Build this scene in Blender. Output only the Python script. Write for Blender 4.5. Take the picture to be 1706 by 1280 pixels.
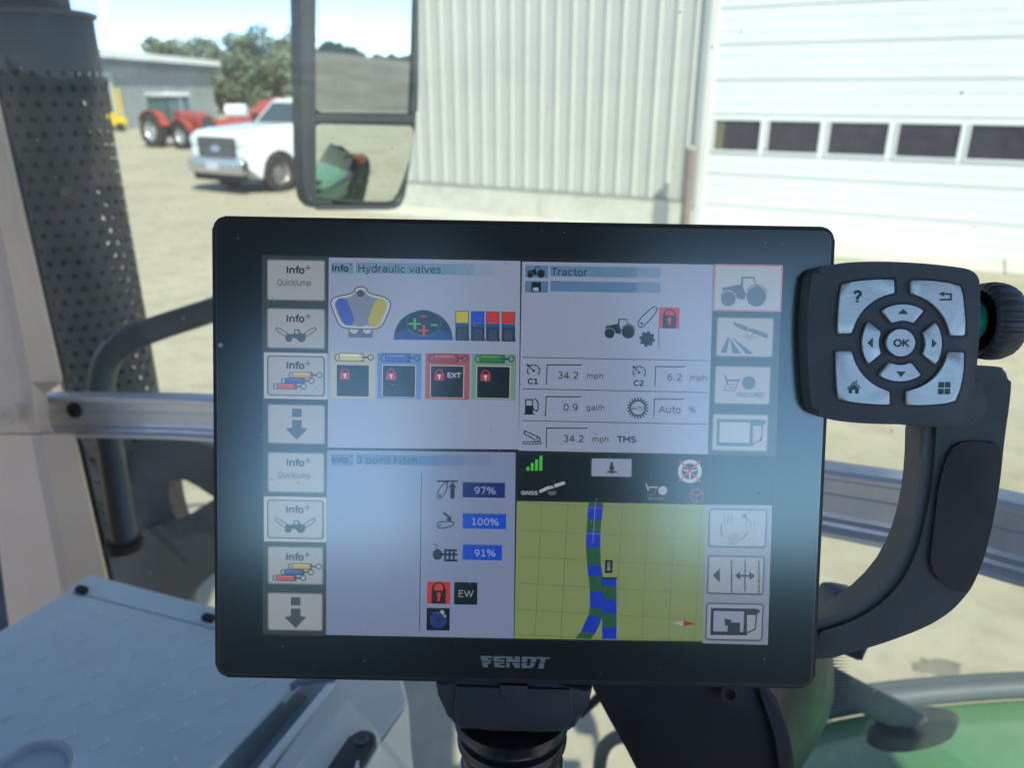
import bpy, bmesh, math, random
from mathutils import Vector, Matrix, Euler
from mathutils.geometry import tessellate_polygon
random.seed(7)
rad = math.radians
for o in list(bpy.data.objects):
    bpy.data.objects.remove(o)
S = bpy.context.scene
COL = S.collection

# ---------------------------------------------------------------- camera, light, exposure
F, CX, CY = 1281.0, 853.0, 640.0
PITCH = rad(20.95)
EYE = Vector((0, 0, 2.5))
cd = bpy.data.cameras.new('camera')
cam = bpy.data.objects.new('camera', cd); COL.objects.link(cam)
cam.location = EYE
cam.rotation_euler = (rad(90) - PITCH, 0, 0)
cd.sensor_width = 36.0
cd.lens = 36.0 * F / 1706.0
cd.clip_start = 0.02
cd.clip_end = 3000
cd.dof.use_dof = True
cd.dof.focus_distance = 0.372
cd.dof.aperture_fstop = 9.5
S.camera = cam

SUN_EL, SUN_DX, SUN_DY = 47.0, 0.42, -0.908
w = bpy.data.worlds.new('World'); S.world = w
w.use_nodes = True
nt = w.node_tree; nt.nodes.clear()
sky = nt.nodes.new('ShaderNodeTexSky'); sky.sky_type = 'NISHITA'; sky.sun_disc = False
sky.sun_elevation = rad(SUN_EL)
sky.sun_rotation = math.atan2(SUN_DX, SUN_DY)
sky.air_density = 0.40; sky.dust_density = 0.25; sky.ozone_density = 0.2; sky.altitude = 1500
bg = nt.nodes.new('ShaderNodeBackground'); bg.inputs[1].default_value = 0.15
out = nt.nodes.new('ShaderNodeOutputWorld')
nt.links.new(sky.outputs[0], bg.inputs[0]); nt.links.new(bg.outputs[0], out.inputs[0])
sd = bpy.data.lights.new('sun', 'SUN'); sd.energy = 2.55; sd.angle = rad(0.53); sd.color = (1.0, 0.94, 0.83)
sun = bpy.data.objects.new('sun', sd); COL.objects.link(sun)
sdir = Vector((SUN_DX * math.cos(rad(SUN_EL)), SUN_DY * math.cos(rad(SUN_EL)), math.sin(rad(SUN_EL))))
sun.rotation_euler = sdir.to_track_quat('Z', 'Y').to_euler()
sun.location = sdir * 50
S.view_settings.view_transform = 'Standard'
S.view_settings.look = 'None'
S.view_settings.gamma = 1.0
S.view_settings.use_curve_mapping = False
S.view_settings.exposure = 1.36

# ---------------------------------------------------------------- pixel <-> place
RT = Vector((1, 0, 0)); FW = Vector((0, math.cos(PITCH), -math.sin(PITCH))); UP = Vector((0, math.sin(PITCH), math.cos(PITCH)))
def ray(px, py):
    return FW + RT * ((px - CX) / F) - UP * ((py - CY) / F)
def P(px, py, d):                       # point at depth d along the view axis
    return EYE + ray(px, py) * d
def GZ(px, py, z=0.0):                  # point on a level plane
    r = ray(px, py); return EYE + r * ((z - EYE.z) / r.z)
def YD(px, py, y):                      # point at world distance y
    r = ray(px, py); return EYE + r * (y / r.y)
def PLN(px, py, o, n):                  # point on any plane
    r = ray(px, py); return EYE + r * ((o - EYE).dot(n) / r.dot(n))

# ---------------------------------------------------------------- materials
def lin(c):
    return tuple(((v / 255) / 12.92 if v / 255 <= 0.04045 else ((v / 255 + 0.055) / 1.055) ** 2.4) for v in c)
MC = {}
def mat(name, col, rough=0.5, metal=0.0, var=0.0, scale=20.0, bump=0.0, bscale=200.0, spec=0.5, coat=0.0, emis=None, space='Object', dirt=None, dscale=6.0, damt=0.5):
    if name in MC: return MC[name]
    m = bpy.data.materials.new(name); m.use_nodes = True
    n = m.node_tree; b = n.nodes['Principled BSDF']
    b.inputs['Base Color'].default_value = (*col, 1)
    b.inputs['Roughness'].default_value = rough
    b.inputs['Metallic'].default_value = metal
    b.inputs['Specular IOR Level'].default_value = spec
    b.inputs['Coat Weight'].default_value = coat
    if emis:
        b.inputs['Emission Color'].default_value = (*emis[:3], 1); b.inputs['Emission Strength'].default_value = emis[3]
    tc = n.nodes.new('ShaderNodeTexCoord')
    last = None
    if var > 0:
        no = n.nodes.new('ShaderNodeTexNoise'); no.inputs['Scale'].default_value = scale; no.inputs['Detail'].default_value = 8
        no.inputs['Roughness'].default_value = 0.65
        n.links.new(tc.outputs[space], no.inputs['Vector'])
        r = n.nodes.new('ShaderNodeValToRGB')
        r.color_ramp.elements[0].position = 0.3; r.color_ramp.elements[1].position = 0.7
        r.color_ramp.elements[0].color = (*[c * (1 - var) for c in col], 1)
        r.color_ramp.elements[1].color = (*[min(1, c * (1 + var)) for c in col], 1)
        n.links.new(no.outputs['Fac'], r.inputs['Fac']); last = r.outputs[0]
        n.links.new(last, b.inputs['Base Color'])
    if dirt:
        no = n.nodes.new('ShaderNodeTexNoise'); no.inputs['Scale'].default_value = dscale; no.inputs['Detail'].default_value = 10
        no.inputs['Roughness'].default_value = 0.7
        n.links.new(tc.outputs[space], no.inputs['Vector'])
        r = n.nodes.new('ShaderNodeValToRGB'); r.color_ramp.elements[0].position = 0.48; r.color_ramp.elements[1].position = 0.72
        r.color_ramp.elements[1].color = (damt, damt, damt, 1)
        n.links.new(no.outputs['Fac'], r.inputs['Fac'])
        mx = n.nodes.new('ShaderNodeMix'); mx.data_type = 'RGBA'
        n.links.new(r.outputs[0], mx.inputs['Factor'])
        if last: n.links.new(last, mx.inputs[6])
        else: mx.inputs[6].default_value = (*col, 1)
        mx.inputs[7].default_value = (*dirt, 1)
        n.links.new(mx.outputs[2], b.inputs['Base Color'])
    if rough > 0.15 and not emis:
        nr = n.nodes.new('ShaderNodeTexNoise'); nr.inputs['Scale'].default_value = 35; nr.inputs['Detail'].default_value = 6
        n.links.new(tc.outputs[space], nr.inputs['Vector'])
        rr = n.nodes.new('ShaderNodeMapRange'); rr.inputs[1].default_value = 0.3; rr.inputs[2].default_value = 0.7; rr.inputs[3].default_value = rough - 0.09; rr.inputs[4].default_value = min(1, rough + 0.1)
        n.links.new(nr.outputs['Fac'], rr.inputs[0]); n.links.new(rr.outputs[0], b.inputs['Roughness'])
    if bump > 0:
        nb = n.nodes.new('ShaderNodeTexNoise'); nb.inputs['Scale'].default_value = bscale; nb.inputs['Detail'].default_value = 4
        n.links.new(tc.outputs[space], nb.inputs['Vector'])
        bp = n.nodes.new('ShaderNodeBump'); bp.inputs['Strength'].default_value = bump; bp.inputs['Distance'].default_value = 0.001 if bscale > 50 else 0.02
        n.links.new(nb.outputs['Fac'], bp.inputs['Height']); n.links.new(bp.outputs[0], b.inputs['Normal'])
    MC[name] = m; return m
def glow(rgb, k=1.0):
    key = 'lit_pixels_%d_%d_%d_%d' % (*[int(c) for c in rgb], int(k * 100))
    if key in MC: return MC[key]
    m = bpy.data.materials.new(key); m.use_nodes = True
    n = m.node_tree; b = n.nodes['Principled BSDF']
    c = [v * k * SCREEN for v in lin(rgb)]
    b.inputs['Base Color'].default_value = (0.01, 0.01, 0.01, 1); b.inputs['Roughness'].default_value = 0.6
    b.inputs['Specular IOR Level'].default_value = 0.0
    b.inputs['Emission Color'].default_value = (*c, 1); b.inputs['Emission Strength'].default_value = 1.0
    MC[key] = m; return m
SCREEN = 0.245

def pane_mat(name, tint, gloss, dust, speck=True, rough=0.0, gcol=(1, 1, 1), dustcol=(0.7, 0.72, 0.68)):
    m = bpy.data.materials.new(name); m.use_nodes = True
    n = m.node_tree; n.nodes.clear(); L = n.links.new
    o = n.nodes.new('ShaderNodeOutputMaterial')
    tr = n.nodes.new('ShaderNodeBsdfTransparent'); tr.inputs[0].default_value = (*tint, 1)
    gl = n.nodes.new('ShaderNodeBsdfGlossy'); gl.inputs['Roughness'].default_value = rough; gl.inputs[0].default_value = (*gcol, 1)
    lw = n.nodes.new('ShaderNodeLayerWeight'); lw.inputs[0].default_value = 0.12
    mr = n.nodes.new('ShaderNodeMapRange'); mr.inputs[3].default_value = gloss; mr.inputs[4].default_value = min(1, gloss + 0.5)
    L(lw.outputs['Fresnel'], mr.inputs[0])
    m1 = n.nodes.new('ShaderNodeMixShader'); L(mr.outputs[0], m1.inputs[0]); L(tr.outputs[0], m1.inputs[1]); L(gl.outputs[0], m1.inputs[2])
    df = n.nodes.new('ShaderNodeBsdfDiffuse'); df.inputs[0].default_value = (*dustcol, 1)
    tl = n.nodes.new('ShaderNodeBsdfTranslucent'); tl.inputs[0].default_value = (*dustcol, 1)
    ad = n.nodes.new('ShaderNodeMixShader'); ad.inputs[0].default_value = 0.5; L(df.outputs[0], ad.inputs[1]); L(tl.outputs[0], ad.inputs[2])
    m2 = n.nodes.new('ShaderNodeMixShader')
    tc = n.nodes.new('ShaderNodeTexCoord')
    no = n.nodes.new('ShaderNodeTexNoise'); no.inputs['Scale'].default_value = 7; no.inputs['Detail'].default_value = 9; no.inputs['Roughness'].default_value = 0.7
    L(tc.outputs['Object'], no.inputs['Vector'])
    r1 = n.nodes.new('ShaderNodeMapRange'); r1.inputs[1].default_value = 0.35; r1.inputs[2].default_value = 0.75; r1.inputs[3].default_value = dust * 0.5; r1.inputs[4].default_value = dust * 1.6
    L(no.outputs['Fac'], r1.inputs[0]); fac = r1.outputs[0]
    if speck:
        vo = n.nodes.new('ShaderNodeTexVoronoi'); vo.inputs['Scale'].default_value = 42; vo.inputs['Randomness'].default_value = 1
        L(tc.outputs['Object'], vo.inputs['Vector'])
        lt = n.nodes.new('ShaderNodeMath'); lt.operation = 'LESS_THAN'; lt.inputs[1].default_value = 0.065; L(vo.outputs['Distance'], lt.inputs[0])
        sc = n.nodes.new('ShaderNodeSeparateColor'); L(vo.outputs['Color'], sc.inputs[0])
        gt = n.nodes.new('ShaderNodeMath'); gt.operation = 'GREATER_THAN'; gt.inputs[1].default_value = 0.62; L(sc.outputs[0], gt.inputs[0])
        mu = n.nodes.new('ShaderNodeMath'); mu.operation = 'MULTIPLY'; L(lt.outputs[0], mu.inputs[0]); L(gt.outputs[0], mu.inputs[1])
        mu2 = n.nodes.new('ShaderNodeMath'); mu2.operation = 'MULTIPLY_ADD'; mu2.inputs[1].default_value = 0.55; L(mu.outputs[0], mu2.inputs[0]); L(fac, mu2.inputs[2])
        fac = mu2.outputs[0]
    L(fac, m2.inputs[0]); L(m1.outputs[0], m2.inputs[1]); L(ad.outputs[0], m2.inputs[2]); L(m2.outputs[0], o.inputs[0])
    return m

# ---------------------------------------------------------------- object helpers
def link(name, me, m=None, parent=None, smooth=False):
    if m is not None:
        for q in (m if isinstance(m, (list, tuple)) else [m]): me.materials.append(q)
    if smooth:
        for p in me.polygons: p.use_smooth = True
    o = bpy.data.objects.new(name, me); COL.objects.link(o)
    if parent is not None:
        o.parent = parent
        o.matrix_parent_inverse = parent_world(parent).inverted()
    return o
def parent_world(p):
    mb = p.matrix_basis.copy()
    if p.parent is not None: return parent_world(p.parent) @ p.matrix_parent_inverse @ mb
    return mb
def tag(o, label=None, cat=None, group=None, kind=None):
    if label: o['label'] = label
    if cat: o['category'] = cat
    if group: o['group'] = group
    if kind: o['kind'] = kind
    return o
def thing(name, label, cat, loc=(0, 0, 0), group=None):
    o = bpy.data.objects.new(name, None); COL.objects.link(o); o.location = loc; o.empty_display_size = 0.05
    return tag(o, label, cat, group)
def bm_obj(name, bm, m, parent=None, smooth=False):
    bmesh.ops.recalc_face_normals(bm, faces=bm.faces)
    me = bpy.data.meshes.new(name); bm.to_mesh(me); bm.free()
    o = link(name, me, m, parent)
    if smooth:
        for p in me.polygons: p.use_smooth = True
        try: me.set_sharp_from_angle(angle=rad(40))
        except Exception: pass
    return o
def prism(bm, pts, off, bevel=0.0, seg=3, side_mi=0, both=False):
    """closed 3D outline (planar) pushed along off; front rim rounded"""
    vs = [bm.verts.new(p) for p in pts]
    f = bm.faces.new(vs)
    back = [bm.verts.new(Vector(p) + off) for p in pts]
    fb = bm.faces.new(list(reversed(back)))
    n = len(vs)
    for i in range(n):
        j = (i + 1) % n
        bm.faces.new((vs[j], vs[i], back[i], back[j]))
    if bevel > 0:
        es = [e for e in f.edges]
        if both: es += [e for e in fb.edges]
        bmesh.ops.bevel(bm, geom=es, offset=bevel, segments=seg, profile=0.5, affect='EDGES', clamp_overlap=True)
    return bm
def box(bm, c, s, rot=None, bevel=0.0):
    r = bmesh.ops.create_cube(bm, size=1.0)
    M = Matrix.Translation(Vector(c)) @ (rot.to_4x4() if rot is not None else Matrix.Identity(4)) @ Matrix.Diagonal((*s, 1))
    bmesh.ops.transform(bm, matrix=M, verts=r['verts'])
    if bevel > 0:
        es = list({e for v in r['verts'] for e in v.link_edges})
        bmesh.ops.bevel(bm, geom=es, offset=bevel, segments=2, profile=0.5, affect='EDGES', clamp_overlap=True)
def tube(bm, pts, r, n=14, caps=True):
    pts = [Vector(p) for p in pts]
    rs = r if isinstance(r, (list, tuple)) else [r] * len(pts)
    t0 = (pts[1] - pts[0]).normalized()
    a = t0.orthogonal().normalized()
    rings = []
    for i, p in enumerate(pts):
        t = (pts[min(i + 1, len(pts) - 1)] - pts[max(i - 1, 0)]).normalized()
        a = (a - t * a.dot(t)).normalized(); b = t.cross(a)
        rings.append([bm.verts.new(p + (a * math.cos(2 * math.pi * k / n) + b * math.sin(2 * math.pi * k / n)) * rs[i]) for k in range(n)])
    for i in range(len(rings) - 1):
        for k in range(n):
            bm.faces.new((rings[i][k], rings[i][(k + 1) % n], rings[i + 1][(k + 1) % n], rings[i + 1][k]))
    if caps:
        bm.faces.new(list(reversed(rings[0]))); bm.faces.new(rings[-1])
def lathe(bm, prof, axis_o, ax, n=32, caps=True):
    """prof: list of (t along axis, radius)"""
    ax = Vector(ax).normalized(); a = ax.orthogonal().normalized(); b = ax.cross(a)
    rings = [[bm.verts.new(Vector(axis_o) + ax * t + (a * math.cos(2 * math.pi * k / n) + b * math.sin(2 * math.pi * k / n)) * r) for k in range(n)] for t, r in prof]
    for i in range(len(rings) - 1):
        for k in range(n):
            bm.faces.new((rings[i][k], rings[i][(k + 1) % n], rings[i + 1][(k + 1) % n], rings[i + 1][k]))
    if caps:
        bm.faces.new(list(reversed(rings[0]))); bm.faces.new(rings[-1])
def chaikin(pts, it=2, closed=True, q=0.25):
    for _ in range(it):
        o = []; n = len(pts)
        rng = range(n) if closed else range(n - 1)
        if not closed: o.append(pts[0])
        for i in rng:
            a = Vector(pts[i]); b = Vector(pts[(i + 1) % n])
            o.append(a * (1 - q) + b * q); o.append(a * q + b * (1 - q))
        if not closed: o.append(pts[-1])
        pts = o
    return [Vector(p) for p in pts]
def spline(pts, n=8):
    pts = [Vector(p) for p in pts]; o = []
    for i in range(len(pts) - 1):
        p0 = pts[max(i - 1, 0)]; p1 = pts[i]; p2 = pts[i + 1]; p3 = pts[min(i + 2, len(pts) - 1)]
        for k in range(n):
            t = k / n
            o.append(0.5 * ((2 * p1) + (p2 - p0) * t + (2 * p0 - 5 * p1 + 4 * p2 - p3) * t * t + (3 * p1 - p0 - 3 * p2 + p3) * t ** 3))
    o.append(pts[-1]); return o
def rcorner(x0, y0, x1, y1, r, n=5):
    o = []
    for cx, cy, a0 in ((x1 - r, y1 - r, 0), (x0 + r, y1 - r, 90), (x0 + r, y0 + r, 180), (x1 - r, y0 + r, 270)):
        for k in range(n + 1):
            a = rad(a0 + 90 * k / n); o.append((cx + r * math.cos(a), cy + r * math.sin(a)))
    return o

# ================================================================ THE YARD
def ground_mat():
    m = bpy.data.materials.new('packed_gravel_concrete'); m.use_nodes = True
    n = m.node_tree; L = n.links.new; b = n.nodes['Principled BSDF']; b.inputs['Roughness'].default_value = 0.9
    b.inputs['Specular IOR Level'].default_value = 0.2
    tc = n.nodes.new('ShaderNodeTexCoord')
    def noise(s, d=8, r=0.6):
        q = n.nodes.new('ShaderNodeTexNoise'); q.inputs['Scale'].default_value = s; q.inputs['Detail'].default_value = d; q.inputs['Roughness'].default_value = r
        L(tc.outputs['Object'], q.inputs['Vector']); return q.outputs['Fac']
    def ramp(i, p0, c0, p1, c1):
        r = n.nodes.new('ShaderNodeValToRGB'); r.color_ramp.elements[0].position = p0; r.color_ramp.elements[1].position = p1
        r.color_ramp.elements[0].color = (*c0, 1); r.color_ramp.elements[1].color = (*c1, 1); L(i, r.inputs[0]); return r.outputs[0]
    def mix(f, a, c, mode='MIX'):
        x = n.nodes.new('ShaderNodeMix'); x.data_type = 'RGBA'; x.blend_type = mode
        if isinstance(f, float): x.inputs[0].default_value = f
        else: L(f, x.inputs[0])
        L(a, x.inputs[6])
        if isinstance(c, tuple): x.inputs[7].default_value = (*c, 1)
        else: L(c, x.inputs[7])
        return x.outputs[2]
    base = ramp(noise(0.35), 0.35, (0.44, 0.385, 0.275), 0.65, (0.54, 0.48, 0.355))
    base = mix(ramp(noise(3.5, 10, 0.7), 0.45, (0, 0, 0), 0.75, (0.75, 0.75, 0.75)), base, (0.29, 0.25, 0.18))
    base = mix(ramp(noise(40, 6, 0.8), 0.4, (0, 0, 0), 0.8, (0.22, 0.22, 0.22)), base, (0.24, 0.22, 0.18))
    base = mix(ramp(noise(0.9, 3), 0.62, (0, 0, 0), 0.75, (0.4, 0.4, 0.4)), base, (0.52, 0.49, 0.40))
    L(base, b.inputs['Base Color'])
    bp = n.nodes.new('ShaderNodeBump'); bp.inputs['Strength'].default_value = 0.5; bp.inputs['Distance'].default_value = 0.02
    L(noise(30, 8, 0.8), bp.inputs['Height']); L(bp.outputs[0], b.inputs['Normal'])
    return m
GM = ground_mat()
bm = bmesh.new()
R = 1500
rings = [0, 5, 12, 25, 50, 100, 200, 500, R]
prev = None
for r in rings:
    if r == 0: cur = [bm.verts.new((0, 0, 0))]
    else: cur = [bm.verts.new((r * math.cos(2 * math.pi * k / 48), r * math.sin(2 * math.pi * k / 48), 0)) for k in range(48)]
    if prev:
        for k in range(48):
            if len(prev) == 1: bm.faces.new((prev[0], cur[k], cur[(k + 1) % 48]))
            else: bm.faces.new((prev[k], cur[k], cur[(k + 1) % 48], prev[(k + 1) % 48]))
    prev = cur
tag(bm_obj('ground', bm, GM), 'pale tan gravel yard in hard sunlight', None, None, 'structure')

# oil stains and a pothole patch lying on the yard (soft worn patches)
def blob(cx, cy, rx, ry, n=18, j=0.3):
    return [(cx + rx * math.cos(2 * math.pi * k / n) * random.uniform(1 - j, 1 + j), cy + ry * math.sin(2 * math.pi * k / n) * random.uniform(1 - j, 1 + j)) for k in range(n)]
stain = mat('damp_earth', (0.21, 0.185, 0.14), 0.9, var=0.25, scale=8)
for (a, b_, rx, ry) in ((1565, 1112, 0.11, 0.03), (1650, 1142, 0.12, 0.03)):
    c = GZ(a, b_, 0.004)
    bm = bmesh.new(); bm.faces.new([bm.verts.new((x, y, 0.005)) for x, y in blob(c.x, c.y, rx, ry * 2)])
    tag(bm_obj('ground_stain', bm, stain), None, None, None, 'structure')

# ---- concrete apron before the workshop
A0 = Vector((5.622, 13.141, 0)); WD = Vector((0.86335, -0.504605, 0)); WN = Vector((-0.504605, -0.86335, 0))   # wall line, its direction and outward normal
def wp(s, z, o=0.0):
    return A0 + WD * s + WN * o + Vector((0, 0, z))
conc = mat('pale_concrete', (0.60, 0.58, 0.49), 0.85, var=0.12, scale=2.0, dirt=(0.40, 0.37, 0.30), dscale=1.3, damt=0.6)  # the concrete's own pale tone with random dirt
bm = bmesh.new()
for i in range(7):
    s0 = -11.2 + i * 3.4
    prism(bm, [wp(s0 + 0.012, 0.03, 0.05), wp(s0 + 3.388, 0.03, 0.05), wp(s0 + 3.388, 0.03, 1.1), wp(s0 + 0.012, 0.03, 1.1)], Vector((0, 0, -0.1)))
tag(bm_obj('concrete_apron', bm, conc), None, None, None, 'structure')

# ---- workshop
ws = thing('workshop_building', 'tall workshop with grey ribbed metal wall and wide white garage door', 'building', wp(-3, 0, 0))
rib_m = mat('grey_painted_steel_siding', (0.52, 0.515, 0.455), 0.45, var=0.07, scale=0.9, dirt=(0.42, 0.40, 0.34), dscale=1.8, damt=0.35)
white_m = mat('white_door_paint', (0.78, 0.79, 0.765), 0.4, var=0.025, scale=0.9)
trim_m = mat('steel_corner_trim', (0.42, 0.43, 0.42), 0.5)
trimw_m = mat('cream_door_frame', (0.74, 0.72, 0.66), 0.5)
dark_m = mat('dark_interior', (0.03, 0.03, 0.035), 0.9)
pane_ws = mat('workshop_window_glass', (0.045, 0.042, 0.055), 0.12, spec=0.5, var=0.3, scale=6)
pitch = 0.335; wl = -2.66
PW = pitch * 3
pm = None
npan = 8
for i in range(npan):
    s1 = wl - i * PW; s0 = s1 - PW
    if pm is None:
        bm = bmesh.new(); prof = []
        for k in range(3):
            b0 = -PW + k * pitch
            prof += [(b0, 0.0), (b0 + 0.125, 0.0), (b0 + 0.165, 0.034), (b0 + 0.205, 0.034), (b0 + 0.245, 0.0)]
        prof += [(0, 0.0)]
        lo = [bm.verts.new(WD * s + WN * (0.05 + o) + Vector((0, 0, 0.60))) for s, o in prof]
        hi = [bm.verts.new(WD * s + WN * (0.05 + o) + Vector((0, 0, 6.4))) for s, o in prof]
        for k in range(len(prof) - 1): bm.faces.new((lo[k], lo[k + 1], hi[k + 1], hi[k]))
        bmesh.ops.recalc_face_normals(bm, faces=bm.faces)
        pm = bpy.data.meshes.new('wall_panel'); bm.to_mesh(pm); bm.free(); pm.materials.append(rib_m)
    o = bpy.data.objects.new('wall_panel', pm); COL.objects.link(o); o.parent = ws
    o.matrix_parent_inverse = parent_world(ws).inverted(); o.location = A0 + WD * (s1 - 0.004)
sL = wl - npan * PW
bm = bmesh.new()
prism(bm, [wp(sL, 0, 0.045), wp(12, 0, 0.045), wp(12, 6.5, 0.045), wp(sL, 6.5, 0.045)], -WN * 0.2)
for a, b_ in ((sL, 0.045),): pass
back = -WN * 14
prism(bm, [wp(sL, 0, -0.2), wp(sL, 6.5, -0.2), wp(sL, 6.5, -14), wp(sL, 0, -14)], WD * 0.2)
bm_obj('wall_core', bm, rib_m, ws)
bm = bmesh.new()
prism(bm, [wp(sL - 0.2, 6.52, 0.35), wp(12.2, 6.52, 0.35), wp(12.2, 7.6, -7), wp(sL - 0.2, 7.6, -7)], Vector((0, 0, 0.12)))
bm_obj('roof', bm, trim_m, ws)
bm = bmesh.new()
x = sL
while x < wl + 0.1:
    e = min(x + 2.44, wl + 0.12)
    prism(bm, [wp(x + 0.006, 0, 0.09), wp(e - 0.006, 0, 0.09), wp(e - 0.006, 0.575, 0.09), wp(x + 0.006, 0.575, 0.09)], -WN * 0.035)
    x = e
bm_obj('foundation_wall', bm, conc, ws)
bm = bmesh.new(); prism(bm, [wp(sL, 0.577, 0.11), wp(wl + 0.02, 0.577, 0.11), wp(wl + 0.02, 0.605, 0.11), wp(sL, 0.605, 0.11)], -WN * 0.06)
bm_obj('base_flashing', bm, mat('mid_grey_flashing', (0.28, 0.28, 0.26), 0.5), ws)  # strip in one plain grey
bm = bmesh.new(); prism(bm, [wp(-2.66, 0.50, 0.125), wp(-2.555, 0.50, 0.125), wp(-2.555, 6.4, 0.125), wp(-2.66, 6.4, 0.125)], -WN * 0.08)
bm_obj('corner_trim', bm, trim_m, ws)
bm = bmesh.new(); prism(bm, [wp(-2.553, 0.0, 0.10), wp(-2.43, 0.0, 0.10), wp(-2.43, 6.4, 0.10), wp(-2.553, 6.4, 0.10)], -WN * 0.05)
bm_obj('door_jamb', bm, trimw_m, ws)
# garage door: sections with horizontal ribs, a window section of framed panes
gd = thing('garage_door', None, None, wp(0, 0, 0)); gd.parent = ws; gd.matrix_parent_inverse = parent_world(ws).inverted(); gd.location = wp(0, 0, 0)
d0, d1 = -2.43, 11.6
def section(z0, z1, nr):
    bm = bmesh.new(); prof = [(z0 + 0.004, 0.052), (z0 + 0.010, 0.070)]
    h = (z1 - z0 - 0.02) / nr
    for k in range(nr):
        b = z0 + 0.01 + k * h
        prof += [(b + h * 0.10, 0.070), (b + h * 0.46, 0.070), (b + h * 0.5, 0.066), (b + h * 0.92, 0.066), (b + h * 0.97, 0.070)]
    prof += [(z1 - 0.010, 0.070), (z1 - 0.004, 0.052)]
    a = [bm.verts.new(wp(d0, z, o)) for z, o in prof]; c = [bm.verts.new(wp(d1, z, o)) for z, o in prof]
    for k in range(len(prof) - 1): bm.faces.new((a[k], c[k], c[k + 1], a[k + 1]))
    bm_obj('door_section', bm, white_m, gd)
section(0.02, 0.56, 3); section(0.56, 1.10, 3)
zz = 2.10
section(1.10, 1.44, 2)
while zz < 6.2:
    section(zz, zz + 0.56, 3); zz += 0.56
W0, W1 = 1.51, 2.01
wins = [(-2.33, -1.54), (-1.40, -0.57), (-0.42, 0.46), (0.61, 1.47), (1.60, 2.52), (2.66, 3.55), (3.70, 4.60), (4.75, 5.65), (5.8, 6.7), (6.85, 7.75), (7.9, 8.8), (8.95, 9.85), (10.0, 10.9)]
# window section panel pieces around the panes
bm = bmesh.new()
prism(bm, [wp(d0, 1.444, 0.06), wp(d1, 1.444, 0.06), wp(d1, W0 - 0.03, 0.06), wp(d0, W0 - 0.03, 0.06)], -WN * 0.04)
prism(bm, [wp(d0, W1 + 0.03, 0.06), wp(d1, W1 + 0.03, 0.06), wp(d1, 2.096, 0.06), wp(d0, 2.096, 0.06)], -WN * 0.04)
e = [d0] + [v for p_ in wins for v in (p_[0] - 0.03, p_[1] + 0.03)] + [d1]
for k in range(0, len(e), 2):
    if e[k + 1] > e[k] + 0.001:
        prism(bm, [wp(e[k], W0 - 0.03, 0.06), wp(e[k + 1], W0 - 0.03, 0.06), wp(e[k + 1], W1 + 0.03, 0.06), wp(e[k], W1 + 0.03, 0.06)], -WN * 0.04)
bm_obj('window_section', bm, white_m, gd)
wood_m = mat('tan_rack_seen_inside', (0.17, 0.155, 0.09), 0.7)
for i, (a, b_) in enumerate(wins):
    bm = bmesh.new()
    for (p0, p1, q0, q1) in ((a - 0.03, b_ + 0.03, W0 - 0.03, W0), (a - 0.03, b_ + 0.03, W1, W1 + 0.03), (a - 0.03, a, W0, W1), (b_, b_ + 0.03, W0, W1)):
        prism(bm, [wp(p0, q0, 0.085), wp(p1, q0, 0.085), wp(p1, q1, 0.085), wp(p0, q1, 0.085)], -WN * 0.06)
    bm_obj('window_frame', bm, white_m, gd)
    bm = bmesh.new(); prism(bm, [wp(a, W0, 0.052), wp(b_, W0, 0.052), wp(b_, W1, 0.052), wp(a, W1, 0.052)], -WN * 0.005)
    bm_obj('window_pane', bm, pane_ws, gd)
bm = bmesh.new(); prism(bm, [wp(-2.32, W0 + 0.004, 0.056), wp(-2.17, W0 + 0.004, 0.056), wp(-2.17, W1 - 0.004, 0.056), wp(-2.32, W1 - 0.004, 0.056)], -WN * 0.003)
bm_obj('door_track', bm, wood_m, gd)

bm = bmesh.new(); prism(bm, [wp(-2.43, 0.0, 0.075), wp(11.6, 0.0, 0.075), wp(11.6, 0.03, 0.075), wp(-2.43, 0.03, 0.075)], -WN * 0.04)
bm_obj('bottom_seal', bm, mat('door_seal_rubber', (0.10, 0.10, 0.10), 0.8), gd)
# ---- bollard beside the door
bp0 = Vector((3.12, 14.0, 0))
bo = thing('bollard', 'rusty brown pipe bollard standing at the corner of the garage door', 'bollard', bp0)
bm = bmesh.new(); lathe(bm, [(0.0, 0.086), (0.4, 0.088), (1.53, 0.084)], bp0, (0, 0, 1), 20)
bm_obj('post', bm, mat('rusted_brown_pipe', (0.22, 0.17, 0.15), 0.75, var=0.35, scale=6, dirt=(0.30, 0.27, 0.23), dscale=3), bo, True)
bm = bmesh.new(); lathe(bm, [(1.53, 0.092), (1.555, 0.092), (1.58, 0.06), (1.59, 0.01)], bp0, (0, 0, 1), 20)
bm_obj('cap', bm, mat('weathered_cap', (0.38, 0.35, 0.30), 0.8), bo, True)
bm = bmesh.new(); lathe(bm, [(0.004, 0.22), (0.06, 0.20), (0.07, 0.12)], bp0, (0, 0, 1), 20)
bm_obj('concrete_footing', bm, conc, bo, True)

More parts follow.
